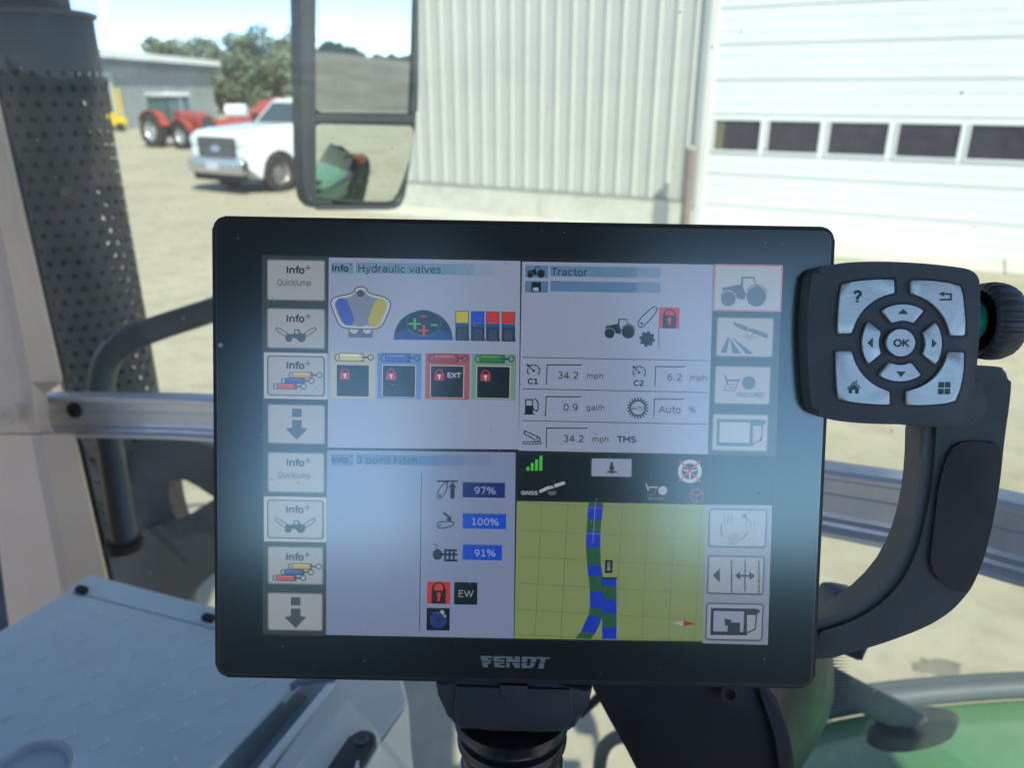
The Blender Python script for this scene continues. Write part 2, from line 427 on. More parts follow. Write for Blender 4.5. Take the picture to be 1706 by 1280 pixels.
# ---- far grey shed
e0 = YD(140, 200, 50.0); e1 = YD(362, 200, 73.0); e0.z = e1.z = 0
sdv = (e1 - e0).normalized(); snv = Vector((sdv.y, -sdv.x, 0))
if snv.dot(EYE - e0) < 0: snv = -snv
slen = (e1 - e0).length
sh = thing('storage_shed', 'long low grey metal shed with white roof edge behind the parked machines', 'building', e0)
def sp(s, z, o=0.0): return e0 + sdv * s + snv * o + Vector((0, 0, z))
shed_m = mat('grey_green_shed_siding', (0.30, 0.34, 0.32), 0.6, var=0.12, scale=0.5)
s_min = -14.0
dr = ((YD(163, 200, 52) - e0).dot(sdv), (YD(188, 200, 54.3) - e0).dot(sdv))
dr = (0.6, 3.8)
k = 0; x = s_min
while x < slen - 0.01:
    e_ = min(x + 1.2, slen)
    z0 = 3.1 if (x + e_) / 2 > dr[0] and (x + e_) / 2 < dr[1] else 0.0
    bm = bmesh.new()
    prism(bm, [sp(x + 0.02, z0, 0.03), sp(e_ - 0.02, z0, 0.03), sp(e_ - 0.02, 4.2, 0.03), sp(x + 0.02, 4.2, 0.03)], -snv * 0.05)
    bm_obj('wall_panel', bm, shed_m, sh)
    x = e_
bm = bmesh.new(); prism(bm, [sp(slen, 0), sp(slen, 4.2), sp(slen - 0, 4.2, -12), sp(slen, 0, -12)], -sdv * 0.1)
bm_obj('end_wall', bm, shed_m, sh)
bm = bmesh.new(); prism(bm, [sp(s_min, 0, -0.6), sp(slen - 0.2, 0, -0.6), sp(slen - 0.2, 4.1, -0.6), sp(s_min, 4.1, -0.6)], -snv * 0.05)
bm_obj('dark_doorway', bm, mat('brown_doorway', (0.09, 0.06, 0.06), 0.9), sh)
bm = bmesh.new(); prism(bm, [sp(s_min, 4.05, 0.5), sp(slen + 0.5, 4.05, 0.5), sp(slen + 0.5, 4.45, 0.5), sp(s_min, 4.45, 0.5)], -snv * 0.45)
bm_obj('eave_band', bm, mat('dark_eave', (0.12, 0.15, 0.16), 0.6), sh)
bm = bmesh.new(); prism(bm, [sp(s_min, 4.46, 0.7), sp(slen + 0.6, 4.46, 0.7), sp(slen + 0.6, 4.85, 0.66), sp(s_min, 4.85, 0.66)], -snv * 0.2)
prism(bm, [sp(s_min, 4.86, 0.66), sp(slen + 0.6, 4.86, 0.66), sp(slen + 0.6, 5.4, -9), sp(s_min, 5.4, -9)], Vector((0, 0, 0.05)))
bm_obj('roof', bm, mat('white_roof_edge', (0.78, 0.77, 0.70), 0.5), sh)
bm = bmesh.new()
for a, b_, z0, z1 in ((dr[0] - 0.25, dr[0], 0, 3.3), (dr[1], dr[1] + 0.45, 0, 3.3), (dr[0] - 0.25, dr[1] + 0.45, 3.3, 3.6)):
    prism(bm, [sp(a, z0, 0.12), sp(b_, z0, 0.12), sp(b_, z1, 0.12), sp(a, z1, 0.12)], -snv * 0.08)
bm_obj('door_frame', bm, mat('pale_door_frame', (0.52, 0.56, 0.52), 0.6), sh)

# ---- yellow fork-lift like carriage in the shed doorway
yc = sp(2.3, 0, 1.0)
yl = thing('yellow_forklift', 'yellow forklift with upright mast by the shed doorway', 'forklift', yc)
ym = mat('safety_yellow', (0.75, 0.52, 0.02), 0.5); bkm = mat('matt_black', (0.02, 0.02, 0.02), 0.7)
bm = bmesh.new(); box(bm, yc + Vector((-0.1, 0, 0.55)), (1.1, 0.8, 0.55), None, 0.1); box(bm, yc + Vector((-0.45, 0, 0.95)), (0.8, 0.8, 0.3), None, 0.1)
bm_obj('body', bm, ym, yl)
bm = bmesh.new()
for q in (0.25, 0.5): tube(bm, [yc + Vector((q, -0.3, 0.1)), yc + Vector((q - 0.05, -0.3, 2.6))], 0.06, 8)
bm_obj('mast', bm, ym, yl)
for q in (-0.4, 0.3):
    bm = bmesh.new(); lathe(bm, [(-0.1, 0.2), (-0.09, 0.27), (0.09, 0.27), (0.1, 0.2)], yc + Vector((q, -0.45, 0.27)), (0, 1, 0), 16); bm_obj('wheel', bm, bkm, yl, True)

# ---- pole
pb = YD(204, 195, 58.0); pb.z = 0
pt = YD(186, 0, 58.0)
lp = thing('flag_pole', 'tall thin white pole rising behind the shed roof', 'pole', pb)
bm = bmesh.new(); lathe(bm, [(0, 0.24), (6, 0.21), (16, 0.14)], pb, (0, 0, 1), 12)
bm_obj('shaft', bm, mat('white_pole_paint', (0.85, 0.88, 0.88), 0.5), lp, True)
bm = bmesh.new(); lathe(bm, [(16, 0.06), (16.1, 0.18), (16.25, 0.16), (16.35, 0.03)], pb, (0, 0, 1), 12)
bm_obj('finial', bm, mat('white_pole_paint', (0.85, 0.88, 0.88)), lp, True)

# ---- trees
bark = mat('bark', (0.10, 0.075, 0.05), 0.9, var=0.3, scale=8)
def leafmat(i, c):
    return mat('foliage_%s' % ['dark', 'mid', 'olive'][i], c, 0.6, var=0.3, scale=1.2)
LM = [leafmat(0, (0.12, 0.16, 0.09)), leafmat(1, (0.145, 0.18, 0.10)), leafmat(2, (0.18, 0.21, 0.12))]
def tree(px, Y, top, w, label, seed, low=0.1):
    rnd = random.Random(seed)
    b = YD(px, 190, Y); b.z = 0
    H = top
    t = thing('deciduous_tree', label, 'tree', b, 'trees behind the yard')
    bm = bmesh.new()
    tr = [b, b + Vector((rnd.uniform(-.1, .1), 0, H * 0.25)), b + Vector((rnd.uniform(-.3, .3), 0, H * 0.5)), b + Vector((rnd.uniform(-.3, .3), 0, H * 0.8))]
    tube(bm, spline(tr, 4), [0.28 - 0.018 * i for i in range(13)], 8)
    for k in range(6):
        s_ = b + Vector((0, 0, H * rnd.uniform(0.25, 0.5))); a = rnd.uniform(0, 6.28)
        e_ = s_ + Vector((math.cos(a) * w * 0.35, math.sin(a) * w * 0.35, H * rnd.uniform(0.12, 0.3)))
        tube(bm, [s_, (s_ + e_) / 2 + Vector((0, 0, -0.2)), e_], [0.12, 0.09, 0.03], 6)
    bm_obj('trunk', bm, bark, t, True)
    vs, fs, mi = [], [], []
    for L_ in range(17):
        a = rnd.uniform(0, 6.28); rr = w * 0.5 * math.sqrt(rnd.random()) * 0.8
        zc = H * rnd.uniform(low + 0.22, 0.86); k = 1 - abs(zc / H - 0.5) * 0.9
        c = b + Vector((math.cos(a) * rr * k, math.sin(a) * rr * k, zc)); R_ = w * rnd.uniform(0.13, 0.22)
        for q in range(210):
            d = Vector((rnd.gauss(0, 1), rnd.gauss(0, 1), rnd.gauss(0, 1))).normalized() * R_ * (rnd.random() ** 0.35)
            p = c + Vector((d.x, d.y, d.z * 0.85)); s_ = rnd.uniform(0.12, 0.3)
            u = Vector((rnd.gauss(0, 1), rnd.gauss(0, 1), rnd.gauss(0, 1))).normalized(); v = u.orthogonal().normalized()
            i0 = len(vs); vs += [p - u * s_, p + v * s_ * 0.7, p + u * s_, p - v * s_ * 0.7]; fs.append((i0, i0 + 1, i0 + 2, i0 + 3)); mi.append((L_ + (q % 5 == 0)) % 3)
    me = bpy.data.meshes.new('crown'); me.from_pydata([tuple(v) for v in vs], [], fs)
    o = link('crown', me, LM, t)
    for p_, m_ in zip(me.polygons, mi): p_.material_index = m_
for a in ((288, 88, 8.2, 6.0, 'rounded tree rising behind the shed roof, left of the pair', 1, 0.0), (345, 90, 8.6, 6.4, 'broad bushy tree above the right end of the shed', 2, 0.0),
          (415, 84, 8.4, 6.0, 'tall loose tree between the shed and the dark mirror', 3, 0.0), (470, 80, 9.2, 6.5, 'tallest tree partly hidden by the dark mirror housing', 4, 0.0),
          (385, 98, 5.6, 6.0, 'lower tree in the gap beyond the shed corner', 5, -0.1), (440, 95, 6.4, 7.0, 'low tree filling behind the tall loose tree', 6, -0.1), (520, 86, 8.8, 7.0, 'tree standing mostly behind the dark mirror', 8, 0), (252, 96, 4.9, 3.2, 'small shrub like tree just over the shed roof', 9, 0.1)):
    tree(*a)

# distant wood all around the horizon, and a graded earth bank behind the tractor (seen in the mirror)
vs, fs = [], []
rnd = random.Random(3)
for k in range(5200):
    a = rnd.uniform(0, 2 * math.pi); r = rnd.uniform(330, 380)
    c = Vector((math.cos(a) * r, math.sin(a) * r, rnd.uniform(0, 1) ** 0.7 * (7 + 3.5 * math.sin(a * 9) + 2.0 * math.sin(a * 31))))
    s_ = rnd.uniform(1.5, 3.2); t_ = Vector((-math.sin(a), math.cos(a), rnd.uniform(-.5, .5)))
    i0 = len(vs); vs += [c - t_ * s_, c + Vector((0, 0, s_ * 0.9)), c + t_ * s_, c - Vector((0, 0, s_ * 0.9))]; fs.append((i0, i0 + 1, i0 + 2, i0 + 3))
me = bpy.data.meshes.new('distant_wood'); me.from_pydata([tuple(v) for v in vs], [], fs)
tag(link('distant_wood', me, mat('far_foliage', (0.10, 0.13, 0.08), 0.8, var=0.3, scale=0.05)), 'far line of trees along the horizon', None, None, 'stuff')
bm = bmesh.new()
bc = Vector((62, -24, 0)); bx = Vector((0.35, 0.93, 0)).normalized(); by = Vector((bx.y, -bx.x, 0))
N = 26
g = [[bm.verts.new(bc + bx * (u - N / 2) * 5.2 + by * (v - 6) * 4.5 + Vector((0, 0, max(0, math.sin(math.pi * v / 12)) * (3.0 + 0.6 * math.sin(u * 0.7) + rnd.uniform(-.2, .2)) * min(1, u / 3, (N - u) / 3) - 0.02))) for v in range(13)] for u in range(N + 1)]
for u in range(N):
    for v in range(12): bm.faces.new((g[u][v], g[u + 1][v], g[u + 1][v + 1], g[u][v + 1]))
tag(bm_obj('earth_bank', bm, mat('grey_brown_earth', (0.23, 0.20, 0.16), 0.95, var=0.25, scale=0.4), None, True), 'long low grey brown bank of earth', None, None, 'structure')

# ---------------------------------------------------------------- vehicles
tyre_m = mat('tyre_rubber', (0.028, 0.028, 0.028), 0.85, dirt=(0.16, 0.14, 0.11), dscale=4, damt=0.6)
chrome_m = mat('chrome', (0.62, 0.64, 0.66), 0.22, 1.0)
glass_dark = mat('vehicle_glass', (0.06, 0.09, 0.10), 0.06, spec=0.7)
def wheel(parent, c, ax, r, wd, rim_m, rim_r=0.58, lugs=0, name='wheel'):
    ax = Vector(ax).normalized()
    root = bpy.data.objects.new(name, None); COL.objects.link(root); root.empty_display_size = 0.1
    root.parent = parent; root.matrix_parent_inverse = parent_world(parent).inverted(); root.location = c
    c = Vector(c)
    bm = bmesh.new()
    h = wd / 2
    lathe(bm, [(-h * .8, r * rim_r), (-h, r * .72), (-h, r * .88), (-h * .8, r * .97), (0, r), (h * .8, r * .97), (h, r * .88), (h, r * .72), (h * .8, r * rim_r)], c, ax, 40, False)
    if lugs:
        a = ax.orthogonal().normalized(); b = ax.cross(a)
        for k in range(lugs):
            for sgn in (-1, 1):
                an = 2 * math.pi * (k + (0.5 if sgn > 0 else 0)) / lugs
                d = a * math.cos(an) + b * math.sin(an); t = ax.cross(d)
                d2 = a * math.cos(an + 0.16) + b * math.sin(an + 0.16)
                p0 = c + d * r * 1.0 + ax * 0.02 * sgn; p1 = c + d2 * r * 0.96 + ax * h * 0.98 * sgn
                tt = t * 0.03
                prism(bm, [p0 - tt, p0 + tt, p1 + tt, p1 - tt], d * 0.05)
    bm_obj('tyre', bm, tyre_m, root, True)
    bm = bmesh.new()
    lathe(bm, [(-h * .8, r * rim_r), (-h * .7, r * rim_r * .93), (-h * .25, r * rim_r * .85), (-h * .15, r * .2), (-h * .3, r * .17), (-h * .3, 0.01)], c, ax, 32, False)
    lathe(bm, [(h * .8, r * rim_r), (h * .7, r * rim_r * .93), (h * .25, r * rim_r * .85), (h * .15, r * .2), (h * .3, r * .17), (h * .3, 0.01)], c, ax, 32, False)
    bm_obj('rim', bm, rim_m, root, True)
    bm = bmesh.new()
    a = ax.orthogonal().normalized(); b = ax.cross(a)
    for sgn in (-1, 1):
        for k in range(8):
            d = a * math.cos(k * math.pi / 4) + b * math.sin(k * math.pi / 4)
            lathe(bm, [(0, r * .07), (sgn * 0.01, r * .07)], c + ax * sgn * h * .22 + d * r * .38, ax, 8)
    tag(bm_obj('rim_hole', bm, bkm, root), kind='stuff')
    return root

# white pickup truck
TS = 1.08
th = Vector((-0.55, -0.835, 0)).normalized()        # heading
tl = Vector((0.835, -0.55, 0)).normalized()         # the side turned to us
wc = GZ(467, 319, 0)                                # contact of near front wheel
TO = wc - tl * 0.88 * TS - th * 0.0                 # centre of front axle
def tp(x, y, z): return TO + (th * x + tl * y) * TS + Vector((0, 0, z * TS))
tk = thing('pickup_truck', 'white pickup truck with black grille and chrome bumper parked in the yard', 'pickup truck', TO)
tw = mat('white_car_paint', (0.84, 0.86, 0.86), 0.25, coat=0.6)
def side_profile(pts, y0, y1, m, name, bev=0.04, parent=tk):
    bm = bmesh.new(); prism(bm, [tp(x, y0, z) for x, z in pts], tl * (y1 - y0) * TS, bev * TS, 3, both=True); return bm_obj(name, bm, m, parent, True)
arch = [(0.56 * math.cos(rad(a)), 0.44 + 0.56 * math.sin(rad(a))) for a in range(-10, 191, 20)]
arch_r = [(x - 4.05, z) for x, z in arch]
body = [(0.95, 0.62), (0.97, 1.30), (0.88, 1.36), (-0.78, 1.47), (-3.0, 1.47), (-3.1, 1.45), (-5.2, 1.45), (-5.2, 0.62)] + [(x, z) for x, z in reversed(arch_r)] + [(-3.3, 0.50), (-0.75, 0.50)] + [(x, z) for x, z in reversed(arch)]
side_profile(body, -1.0, 1.0, tw, 'body', 0.022)
side_profile([(0.965, 1.30), (0.90, 1.42), (0.5, 1.47), (-0.80, 1.56), (-0.80, 1.44), (0.90, 1.30)], -0.86, 0.86, tw, 'hood', 0.03)
# cab greenhouse, tapered
bm = bmesh.new()
lo = [(-0.78, 0.93), (-3.0, 0.93), (-3.0, -0.93), (-0.78, -0.93)]; hi = [(-1.50, 0.80), (-2.88, 0.80), (-2.88, -0.80), (-1.50, -0.80)]
a = [bm.verts.new(tp(x, y, 1.46)) for x, y in lo]; b = [bm.verts.new(tp(x, y, 2.10)) for x, y in hi]
bm.faces.new(a); bm.faces.new(b)
for k in range(4): bm.faces.new((a[k], a[(k + 1) % 4], b[(k + 1) % 4], b[k]))
bmesh.ops.bevel(bm, geom=list(bm.edges), offset=0.05, segments=2, affect='EDGES')
bm_obj('cab_roof', bm, tw, tk, True)
def q_on(A, B, C, D, u0, u1, v0, v1, off):
    A, B, C, D = map(Vector, (A, B, C, D))
    def f(u, v): return (A * (1 - u) + B * u) * (1 - v) + (D * (1 - u) + C * u) * v
    n = (B - A).cross(D - A).normalized()
    return [f(u0, v0) + n * off, f(u1, v0) + n * off, f(u1, v1) + n * off, f(u0, v1) + n * off], n
for (A, B, C, D, nm, u0, u1) in ((tp(-0.78, 0.93, 1.46), tp(-3.0, 0.93, 1.46), tp(-2.88, 0.80, 2.10), tp(-1.50, 0.80, 2.10), 'side_window', 0.14, 0.52),
                         (tp(-0.78, 0.93, 1.46), tp(-3.0, 0.93, 1.46), tp(-2.88, 0.80, 2.10), tp(-1.50, 0.80, 2.10), 'side_window', 0.56, 0.94),
                         (tp(-0.78, -0.93, 1.46), tp(-0.78, 0.93, 1.46), tp(-1.50, 0.80, 2.10), tp(-1.50, -0.80, 2.10), 'windscreen', 0.07, 0.93)):
    for sg in (1,):
        q, n = q_on(A, B, C, D, u0, u1, 0.12, 0.86, 0.0)
        if n.dot(-ray(456, 250)) < 0: n = -n
        bm = bmesh.new(); prism(bm, [p + n * 0.012 for p in q], -n * 0.03, 0.008, 2); bm_obj(nm, bm, glass_dark, tk)
fr = 0.97
bm = bmesh.new(); prism(bm, [tp(fr + .03, y, z) for y, z in rcorner(-0.70, 0.84, 0.66, 1.28, 0.05)], -th * 0.06, 0.01); bm_obj('grille', bm, mat('black_grille', (0.03, 0.035, 0.04), 0.4), tk)
gp = None
for z in (0.93, 1.04, 1.17):
    bm = bmesh.new(); prism(bm, [tp(fr + .05, y, zz_) for y, zz_ in ((-0.6, z - .018), (0.58, z - .018), (0.58, z + .018), (-0.6, z + .018))], -th * 0.03); bm_obj('grille_bar', bm, mat('grey_grille_bar', (0.16, 0.17, 0.18), 0.4), tk)
bm = bmesh.new(); prism(bm, [tp(fr + .075, -0.02 + 0.17 * math.cos(a), 1.03 + 0.08 * math.sin(a)) for a in [2 * math.pi * k / 24 for k in range(24)]], -th * 0.03, 0.005); bm_obj('oval_badge', bm, mat('silver_blue_badge', (0.30, 0.34, 0.52), 0.3), tk)
hl = mat('headlight_lens', (0.80, 0.84, 0.84), 0.12, coat=0.5)
for sg in (-1, 1):
    for z0, z1 in ((1.09, 1.30), (0.85, 1.05)):
        bm = bmesh.new(); prism(bm, [tp(fr + .02, sg * y, z) for y, z in rcorner(0.68, z0, 0.97, z1, 0.05)], -th * 0.12, 0.02); bm_obj('headlight', bm, hl, tk, True)
bm = bmesh.new(); prism(bm, [tp(1.13, y, z) for y, z in rcorner(-1.0, 0.47, 1.0, 0.80, 0.06)], -th * 0.2, 0.04, 3); bm_obj('bumper', bm, chrome_m, tk, True)
bm = bmesh.new(); prism(bm, [tp(1.145, y, z) for y, z in rcorner(-0.28, 0.56, 0.10, 0.73, 0.02)], -th * 0.02); bm_obj('licence_plate', bm, mat('pale_plate', (0.62, 0.60, 0.66), 0.4), tk)
bm = bmesh.new(); prism(bm, [tp(1.05, y, z) for y, z in rcorner(-0.92, 0.30, 0.92, 0.50, 0.05)], -th * 0.15, 0.02); bm_obj('air_dam', bm, bkm, tk)
bm = bmesh.new(); box(bm, tp(-2.1, 0, 0.52), (0.1, 0.1, 0.1)); prism(bm, [tp(0.7, -0.8, 0.45), tp(0.7, 0.8, 0.45), tp(-5, 0.8, 0.45), tp(-5, -0.8, 0.45)], Vector((0, 0, 0.12))); bm_obj('chassis', bm, bkm, tk)
rim_w = mat('pale_steel_rim', (0.32, 0.32, 0.30), 0.35, 0.5)
for x in (0, -4.05):
    for y in (-0.86, 0.86): wheel(tk, tp(x, y, 0.46), tl, 0.46 * TS, 0.28 * TS, rim_w)
for y in (-1, 1):
    bm = bmesh.new(); prism(bm, [tp(-1.12, y * 1.02, z) for z in ()] or [tp(-1.12, y * (1.06 + u), 1.42 + v) for u, v in rcorner(0.0, 0.0, 0.2, 0.34, 0.05)], -th * 0.12, 0.02); bm_obj('wing_mirror', bm, bkm, tk)
bm = bmesh.new(); prism(bm, [tp(x, 1.012, z) for x, z in ((-1.00, 0.60), (-2.05, 0.60), (-2.05, 1.36), (-1.00, 1.34))], -tl * 0.02, 0.006); bm_obj('door', bm, tw, tk)

for z, r_ in ((1.2, 0.012),):
    bm = bmesh.new(); prism(bm, [tp(x, 1.035, zz_) for x, zz_ in ((-1.78, 1.18), (-1.98, 1.18), (-1.98, 1.23), (-1.78, 1.23))], -tl * 0.03, 0.004); bm_obj('door_handle', bm, bkm, tk)
bm = bmesh.new(); prism(bm, [tp(x, 1.008, zz_) for x, zz_ in ((-0.965, 0.55), (-0.985, 0.55), (-0.985, 1.42), (-0.965, 1.42))], -tl * 0.03); bm_obj('door_gap', bm, bkm, tk)
# red tractor
red = mat('faded_red_paint', (0.38, 0.06, 0.05), 0.4, var=0.25, scale=2, dirt=(0.30, 0.20, 0.17), dscale=3, damt=0.6)
FRX = 2.25
def red_tractor(O, h, label, s=1.0):
    h = Vector(h).normalized(); l = Vector((-h.y, h.x, 0))
    t = thing('red_tractor', label, 'tractor', O)
    def p(x, y, z): return O + (h * x + l * y) * s + Vector((0, 0, z * s))
    grey = mat('dark_chassis', (0.05, 0.055, 0.06), 0.6); silver = mat('silver_rim', (0.50, 0.51, 0.52), 0.35, 0.4); roofm = mat('pale_cab_roof', (0.62, 0.64, 0.62), 0.5)
    bm = bmesh.new(); prism(bm, [p(x, -0.42, z) for x, z in ((3.1, 1.0), (3.15, 1.55), (2.9, 1.74), (1.1, 1.92), (1.1, 1.0))], l * 0.84 * s, 0.06, both=True); bm_obj('hood', bm, red, t, True)
    bm = bmesh.new(); prism(bm, [p(3.17, y, z) for y, z in rcorner(-0.34, 1.05, 0.34, 1.6, 0.08)], -h * 0.05); bm_obj('grille', bm, grey, t)
    bm = bmesh.new(); box(bm, p(1.7, 0, 0.8), (0.1, 0.1, 0.1)); prism(bm, [p(x, -0.3, z) for x, z in ((3.0, 0.6), (3.0, 1.0), (-0.5, 1.1), (-0.5, 0.5))], l * 0.6 * s); bm_obj('chassis', bm, grey, t)
    bm = bmesh.new()
    for x, y in ((1.05, 0.7), (1.05, -0.7), (-0.55, 0.72), (-0.55, -0.72)): tube(bm, [p(x, y, 1.2), p(x * 0.9, y * 0.93, 2.62)], 0.05 * s, 6)
    bm_obj('cab_frame', bm, grey, t)
    gm = mat('green_tinted_cab_glass', (0.08, 0.15, 0.14), 0.1)
    for A, B, C, D, nm in ((p(1.08, -0.66, 1.45), p(1.08, 0.66, 1.45), p(0.97, 0.6, 2.55), p(0.97, -0.6, 2.55), 'windscreen'), (p(-0.5, -0.7, 1.6), p(1.0, -0.7, 1.3), p(0.9, -0.64, 2.55), p(-0.45, -0.64, 2.55), 'side_window'), (p(-0.5, 0.7, 1.6), p(1.0, 0.7, 1.3), p(0.9, 0.64, 2.55), p(-0.45, 0.64, 2.55), 'side_window'), (p(-0.6, -0.66, 1.5), p(-0.6, 0.66, 1.5), p(-0.52, 0.6, 2.55), p(-0.52, -0.6, 2.55), 'rear_window')):
        bm = bmesh.new(); prism(bm, [A, B, C, D], (B - A).cross(D - A).normalized() * 0.02); bm_obj(nm, bm, gm, t)
    bm = bmesh.new(); prism(bm, [p(x, y, 2.6) for x, y in rcorner(-0.7, -0.82, 1.2, 0.82, 0.2)], Vector((0, 0, 0.2 * s)), 0.05, both=True); bm_obj('cab_roof', bm, roofm, t, True)
    for y in (-1, 1):
        wheel(t, p(0, y * 0.98, 0.88), l, 0.88 * s, 0.5 * s, silver, 0.55, 18, 'rear_wheel')
        wheel(t, p(FRX, y * 0.92, 0.66), l, 0.66 * s, 0.42 * s, silver, 0.55, 16, 'front_wheel')
        for (cx_, cz_, r_, w_, nm) in ((0, 0.88, 1.0, 0.5, 'rear_fender'), (FRX, 0.66, 0.80, 0.4, 'front_fender')):
            bm = bmesh.new(); pr = []
            for a_ in range(15, 151, 15): pr.append((a_, r_))
            rr = [[bm.verts.new(p(cx_ + (r_ + q) * math.cos(rad(a_)), y * (0.95 - 0) + v * w_ / 2, cz_ + (r_ + q) * math.sin(rad(a_)))) for v, q in ((-1, 0), (1, 0), (1, 0.05), (-1, 0.05))] for a_, _ in pr]
            for i in range(len(rr) - 1):
                for k in range(4): bm.faces.new((rr[i][k], rr[i][(k + 1) % 4], rr[i + 1][(k + 1) % 4], rr[i + 1][k]))
            bm.faces.new(rr[0]); bm.faces.new(rr[-1]); bm_obj(nm, bm, red, t, True)
    bm = bmesh.new(); tube(bm, [p(1.9, -0.5, 1.6), p(1.9, -0.52, 2.5)], 0.05 * s, 8); bm_obj('exhaust_pipe', bm, chrome_m, t, True)
    return t
fwc = GZ(308, 248, 0)
th2 = Vector((0.86, -0.51, 0)).normalized(); l2 = Vector((-th2.y, th2.x, 0))
red_tractor(fwc + l2 * 0.92 * 0.86 - th2 * FRX * 0.86, th2, 'red tractor with silver wheels and grey cab roof left of the white pickup', 0.86)
gw = YD(452, 200, 33.0); gw.z = 0
gt = thing('red_grain_wagon', 'red sloping sided farm wagon showing above the hood of the white pickup', 'farm wagon', gw)
def gq(x, y, z): return gw + Vector((x, y, z))
bm = bmesh.new(); prism(bm, [gq(x, -0.9, z) for x, z in ((-1.25, 1.0), (-0.15, 2.02), (1.7, 2.12), (1.9, 1.0), (1.2, 0.75), (-0.8, 0.75))], Vector((0, 1.8, 0)), 0.04, both=True); bm_obj('hopper', bm, red, gt, True)
for x in (-0.5, 0.15, 0.8, 1.4):
    bm = bmesh.new(); box(bm, gq(x, -0.94, 1.3), (0.07, 0.06, 0.9)); bm_obj('side_rib', bm, red, gt)
for x in (-0.3, 1.1): wheel(gt, gq(x, -0.8, 0.42), (0, 1, 0), 0.42, 0.25, bkm, 0.5)
bm = bmesh.new(); tube(bm, [gq(-1.0, 0, 0.7), gq(-2.2, 0, 0.5)], 0.06, 8); bm_obj('drawbar', bm, bkm, gt)

# red hay machine between them
hc = YD(386, 215, 36.0); hc.z = 0
hm = thing('red_baler', 'red field machine with a white tank between the tractor and the pickup', 'farm machine', hc)
def hp(x, y, z): return hc + Vector((x, y, z))
bm = bmesh.new(); prism(bm, [hp(-1.25, -0.4, z) if 0 else hp(x, -0.5, z) for x, z in ((-0.55, 0.7), (1.2, 0.7), (1.1, 1.15), (0.3, 1.38), (-0.5, 1.25))], Vector((0, 1.0, 0)), 0.05, both=True); bm_obj('body', bm, red, hm, True)
bm = bmesh.new(); lathe(bm, [(-0.45, 0.05), (-0.42, 0.3), (0.42, 0.3), (0.45, 0.05)], hp(0.35, -0.1, 1.62), (1, 0, 0), 16); bm_obj('tank', bm, mat('white_plastic', (0.82, 0.84, 0.86), 0.4), hm, True)
for x in (-0.2, 0.4, 0.95):
    bm = bmesh.new(); box(bm, hp(x, -0.56, 0.92), (0.4, 0.06, 0.34), None, 0.02); bm_obj('side_panel', bm, mat('pale_red_panel', (0.62, 0.10, 0.09), 0.5), hm)
for x in (-0.3, 0.8): wheel(hm, hp(x, -0.62, 0.38), (0, 1, 0), 0.38, 0.22, bkm, 0.5)
bm = bmesh.new(); tube(bm, [hp(0.9, -0.3, 1.2), hp(1.5, -0.3, 1.9), hp(2.4, -0.3, 2.1)], [0.13, 0.16, 0.14], 8); bm_obj('chute', bm, red, hm, True)

# ================================================================ THE CAB SHELL
blackp = mat('black_textured_plastic', (0.03, 0.034, 0.037), 0.5, bump=0.25, bscale=900)
beige = mat('beige_pillar_trim', (0.66, 0.52, 0.39), 0.6, bump=0.15, bscale=500, var=0.05, scale=3)
headl = mat('charcoal_headliner', (0.10, 0.10, 0.10), 0.9)
# rail / window curve : (px, py centre, depth)
RC = [(40, 689, 1.27), (80, 690, 1.235), (220, 692, 1.20), (350, 696, 1.16), (600, 716, 1.06), (900, 750, 0.935), (1375, 830, 0.725), (1540, 859, 0.663), (1706, 900, 0.605), (1950, 960, 0.55)]
rc = spline([P(*q) for q in RC], 8)
# right-hand cab window: follows the rail 5 cm outside it
def outn(i):
    t = (rc[min(i + 1, len(rc) - 1)] - rc[max(i - 1, 0)]); t.z = 0; t.normalize()
    return Vector((-t.y, t.x, 0))
GL = [rc[i] + outn(i) * 0.05 for i in range(len(rc))]
first = GL[0] - (GL[4] - GL[0]).normalized() * 0.10
GL = [Vector((first.x, first.y, 0))] + [Vector((g_.x, g_.y, 0)) for g_ in GL]
GL.append(GL[-1] + (GL[-1] - GL[-3]).normalized() * 0.25)
glass_m = pane_mat('tinted_cab_glass', (0.84, 0.95, 0.895), 0.012, 0.075)
bm = bmesh.new()
zl, zh = 1.28, 3.02
cols = [[bm.verts.new((g_.x, g_.y, z)) for z in (zl, 2.1, zh)] for g_ in GL]
for i in range(len(cols) - 1):
    for k in range(2): bm.faces.new((cols[i][k], cols[i + 1][k], cols[i + 1][k + 1], cols[i][k + 1]))
wg = thing('side_window', 'large dusty green tinted cab window between pillar and right edge', 'window', (GL[5].x, GL[5].y, zl))
bm_obj('glass_pane', bm, glass_m, wg, True)

# roof, floor and pillars behind the viewer: they shade the screen and show in its sheen
bm = bmesh.new()
prism(bm, [Vector(q + (3.03,)) for q in ((-1.05, 1.12), (-0.42, 1.15), (-0.36, 0.40), (-0.1, 0.38), (0.95, 0.30), (1.0, -1.15), (-1.05, -1.15))], Vector((0, 0, 0.22)), 0.03, both=True)  # unseen roof, outline cut to admit sky light and shade the pillar
tag(bm_obj('cab_roof', bm, headl), None, None, None, 'structure')
bm = bmesh.new()
prism(bm, [Vector(q + (1.02,)) for q in ((-1.05, 1.15), (-0.3, 1.25), (0.75, 0.62), (1.0, -1.15), (-1.35, -1.15))], Vector((0, 0, -0.12)))
tag(bm_obj('cab_floor', bm, mat('scuffed_grey_floor', (0.30, 0.34, 0.37), 0.55, var=0.12, scale=6, dirt=(0.30, 0.36, 0.42), dscale=9, damt=0.7)), 'scuffed pale grey cab floor', None, None, 'structure')
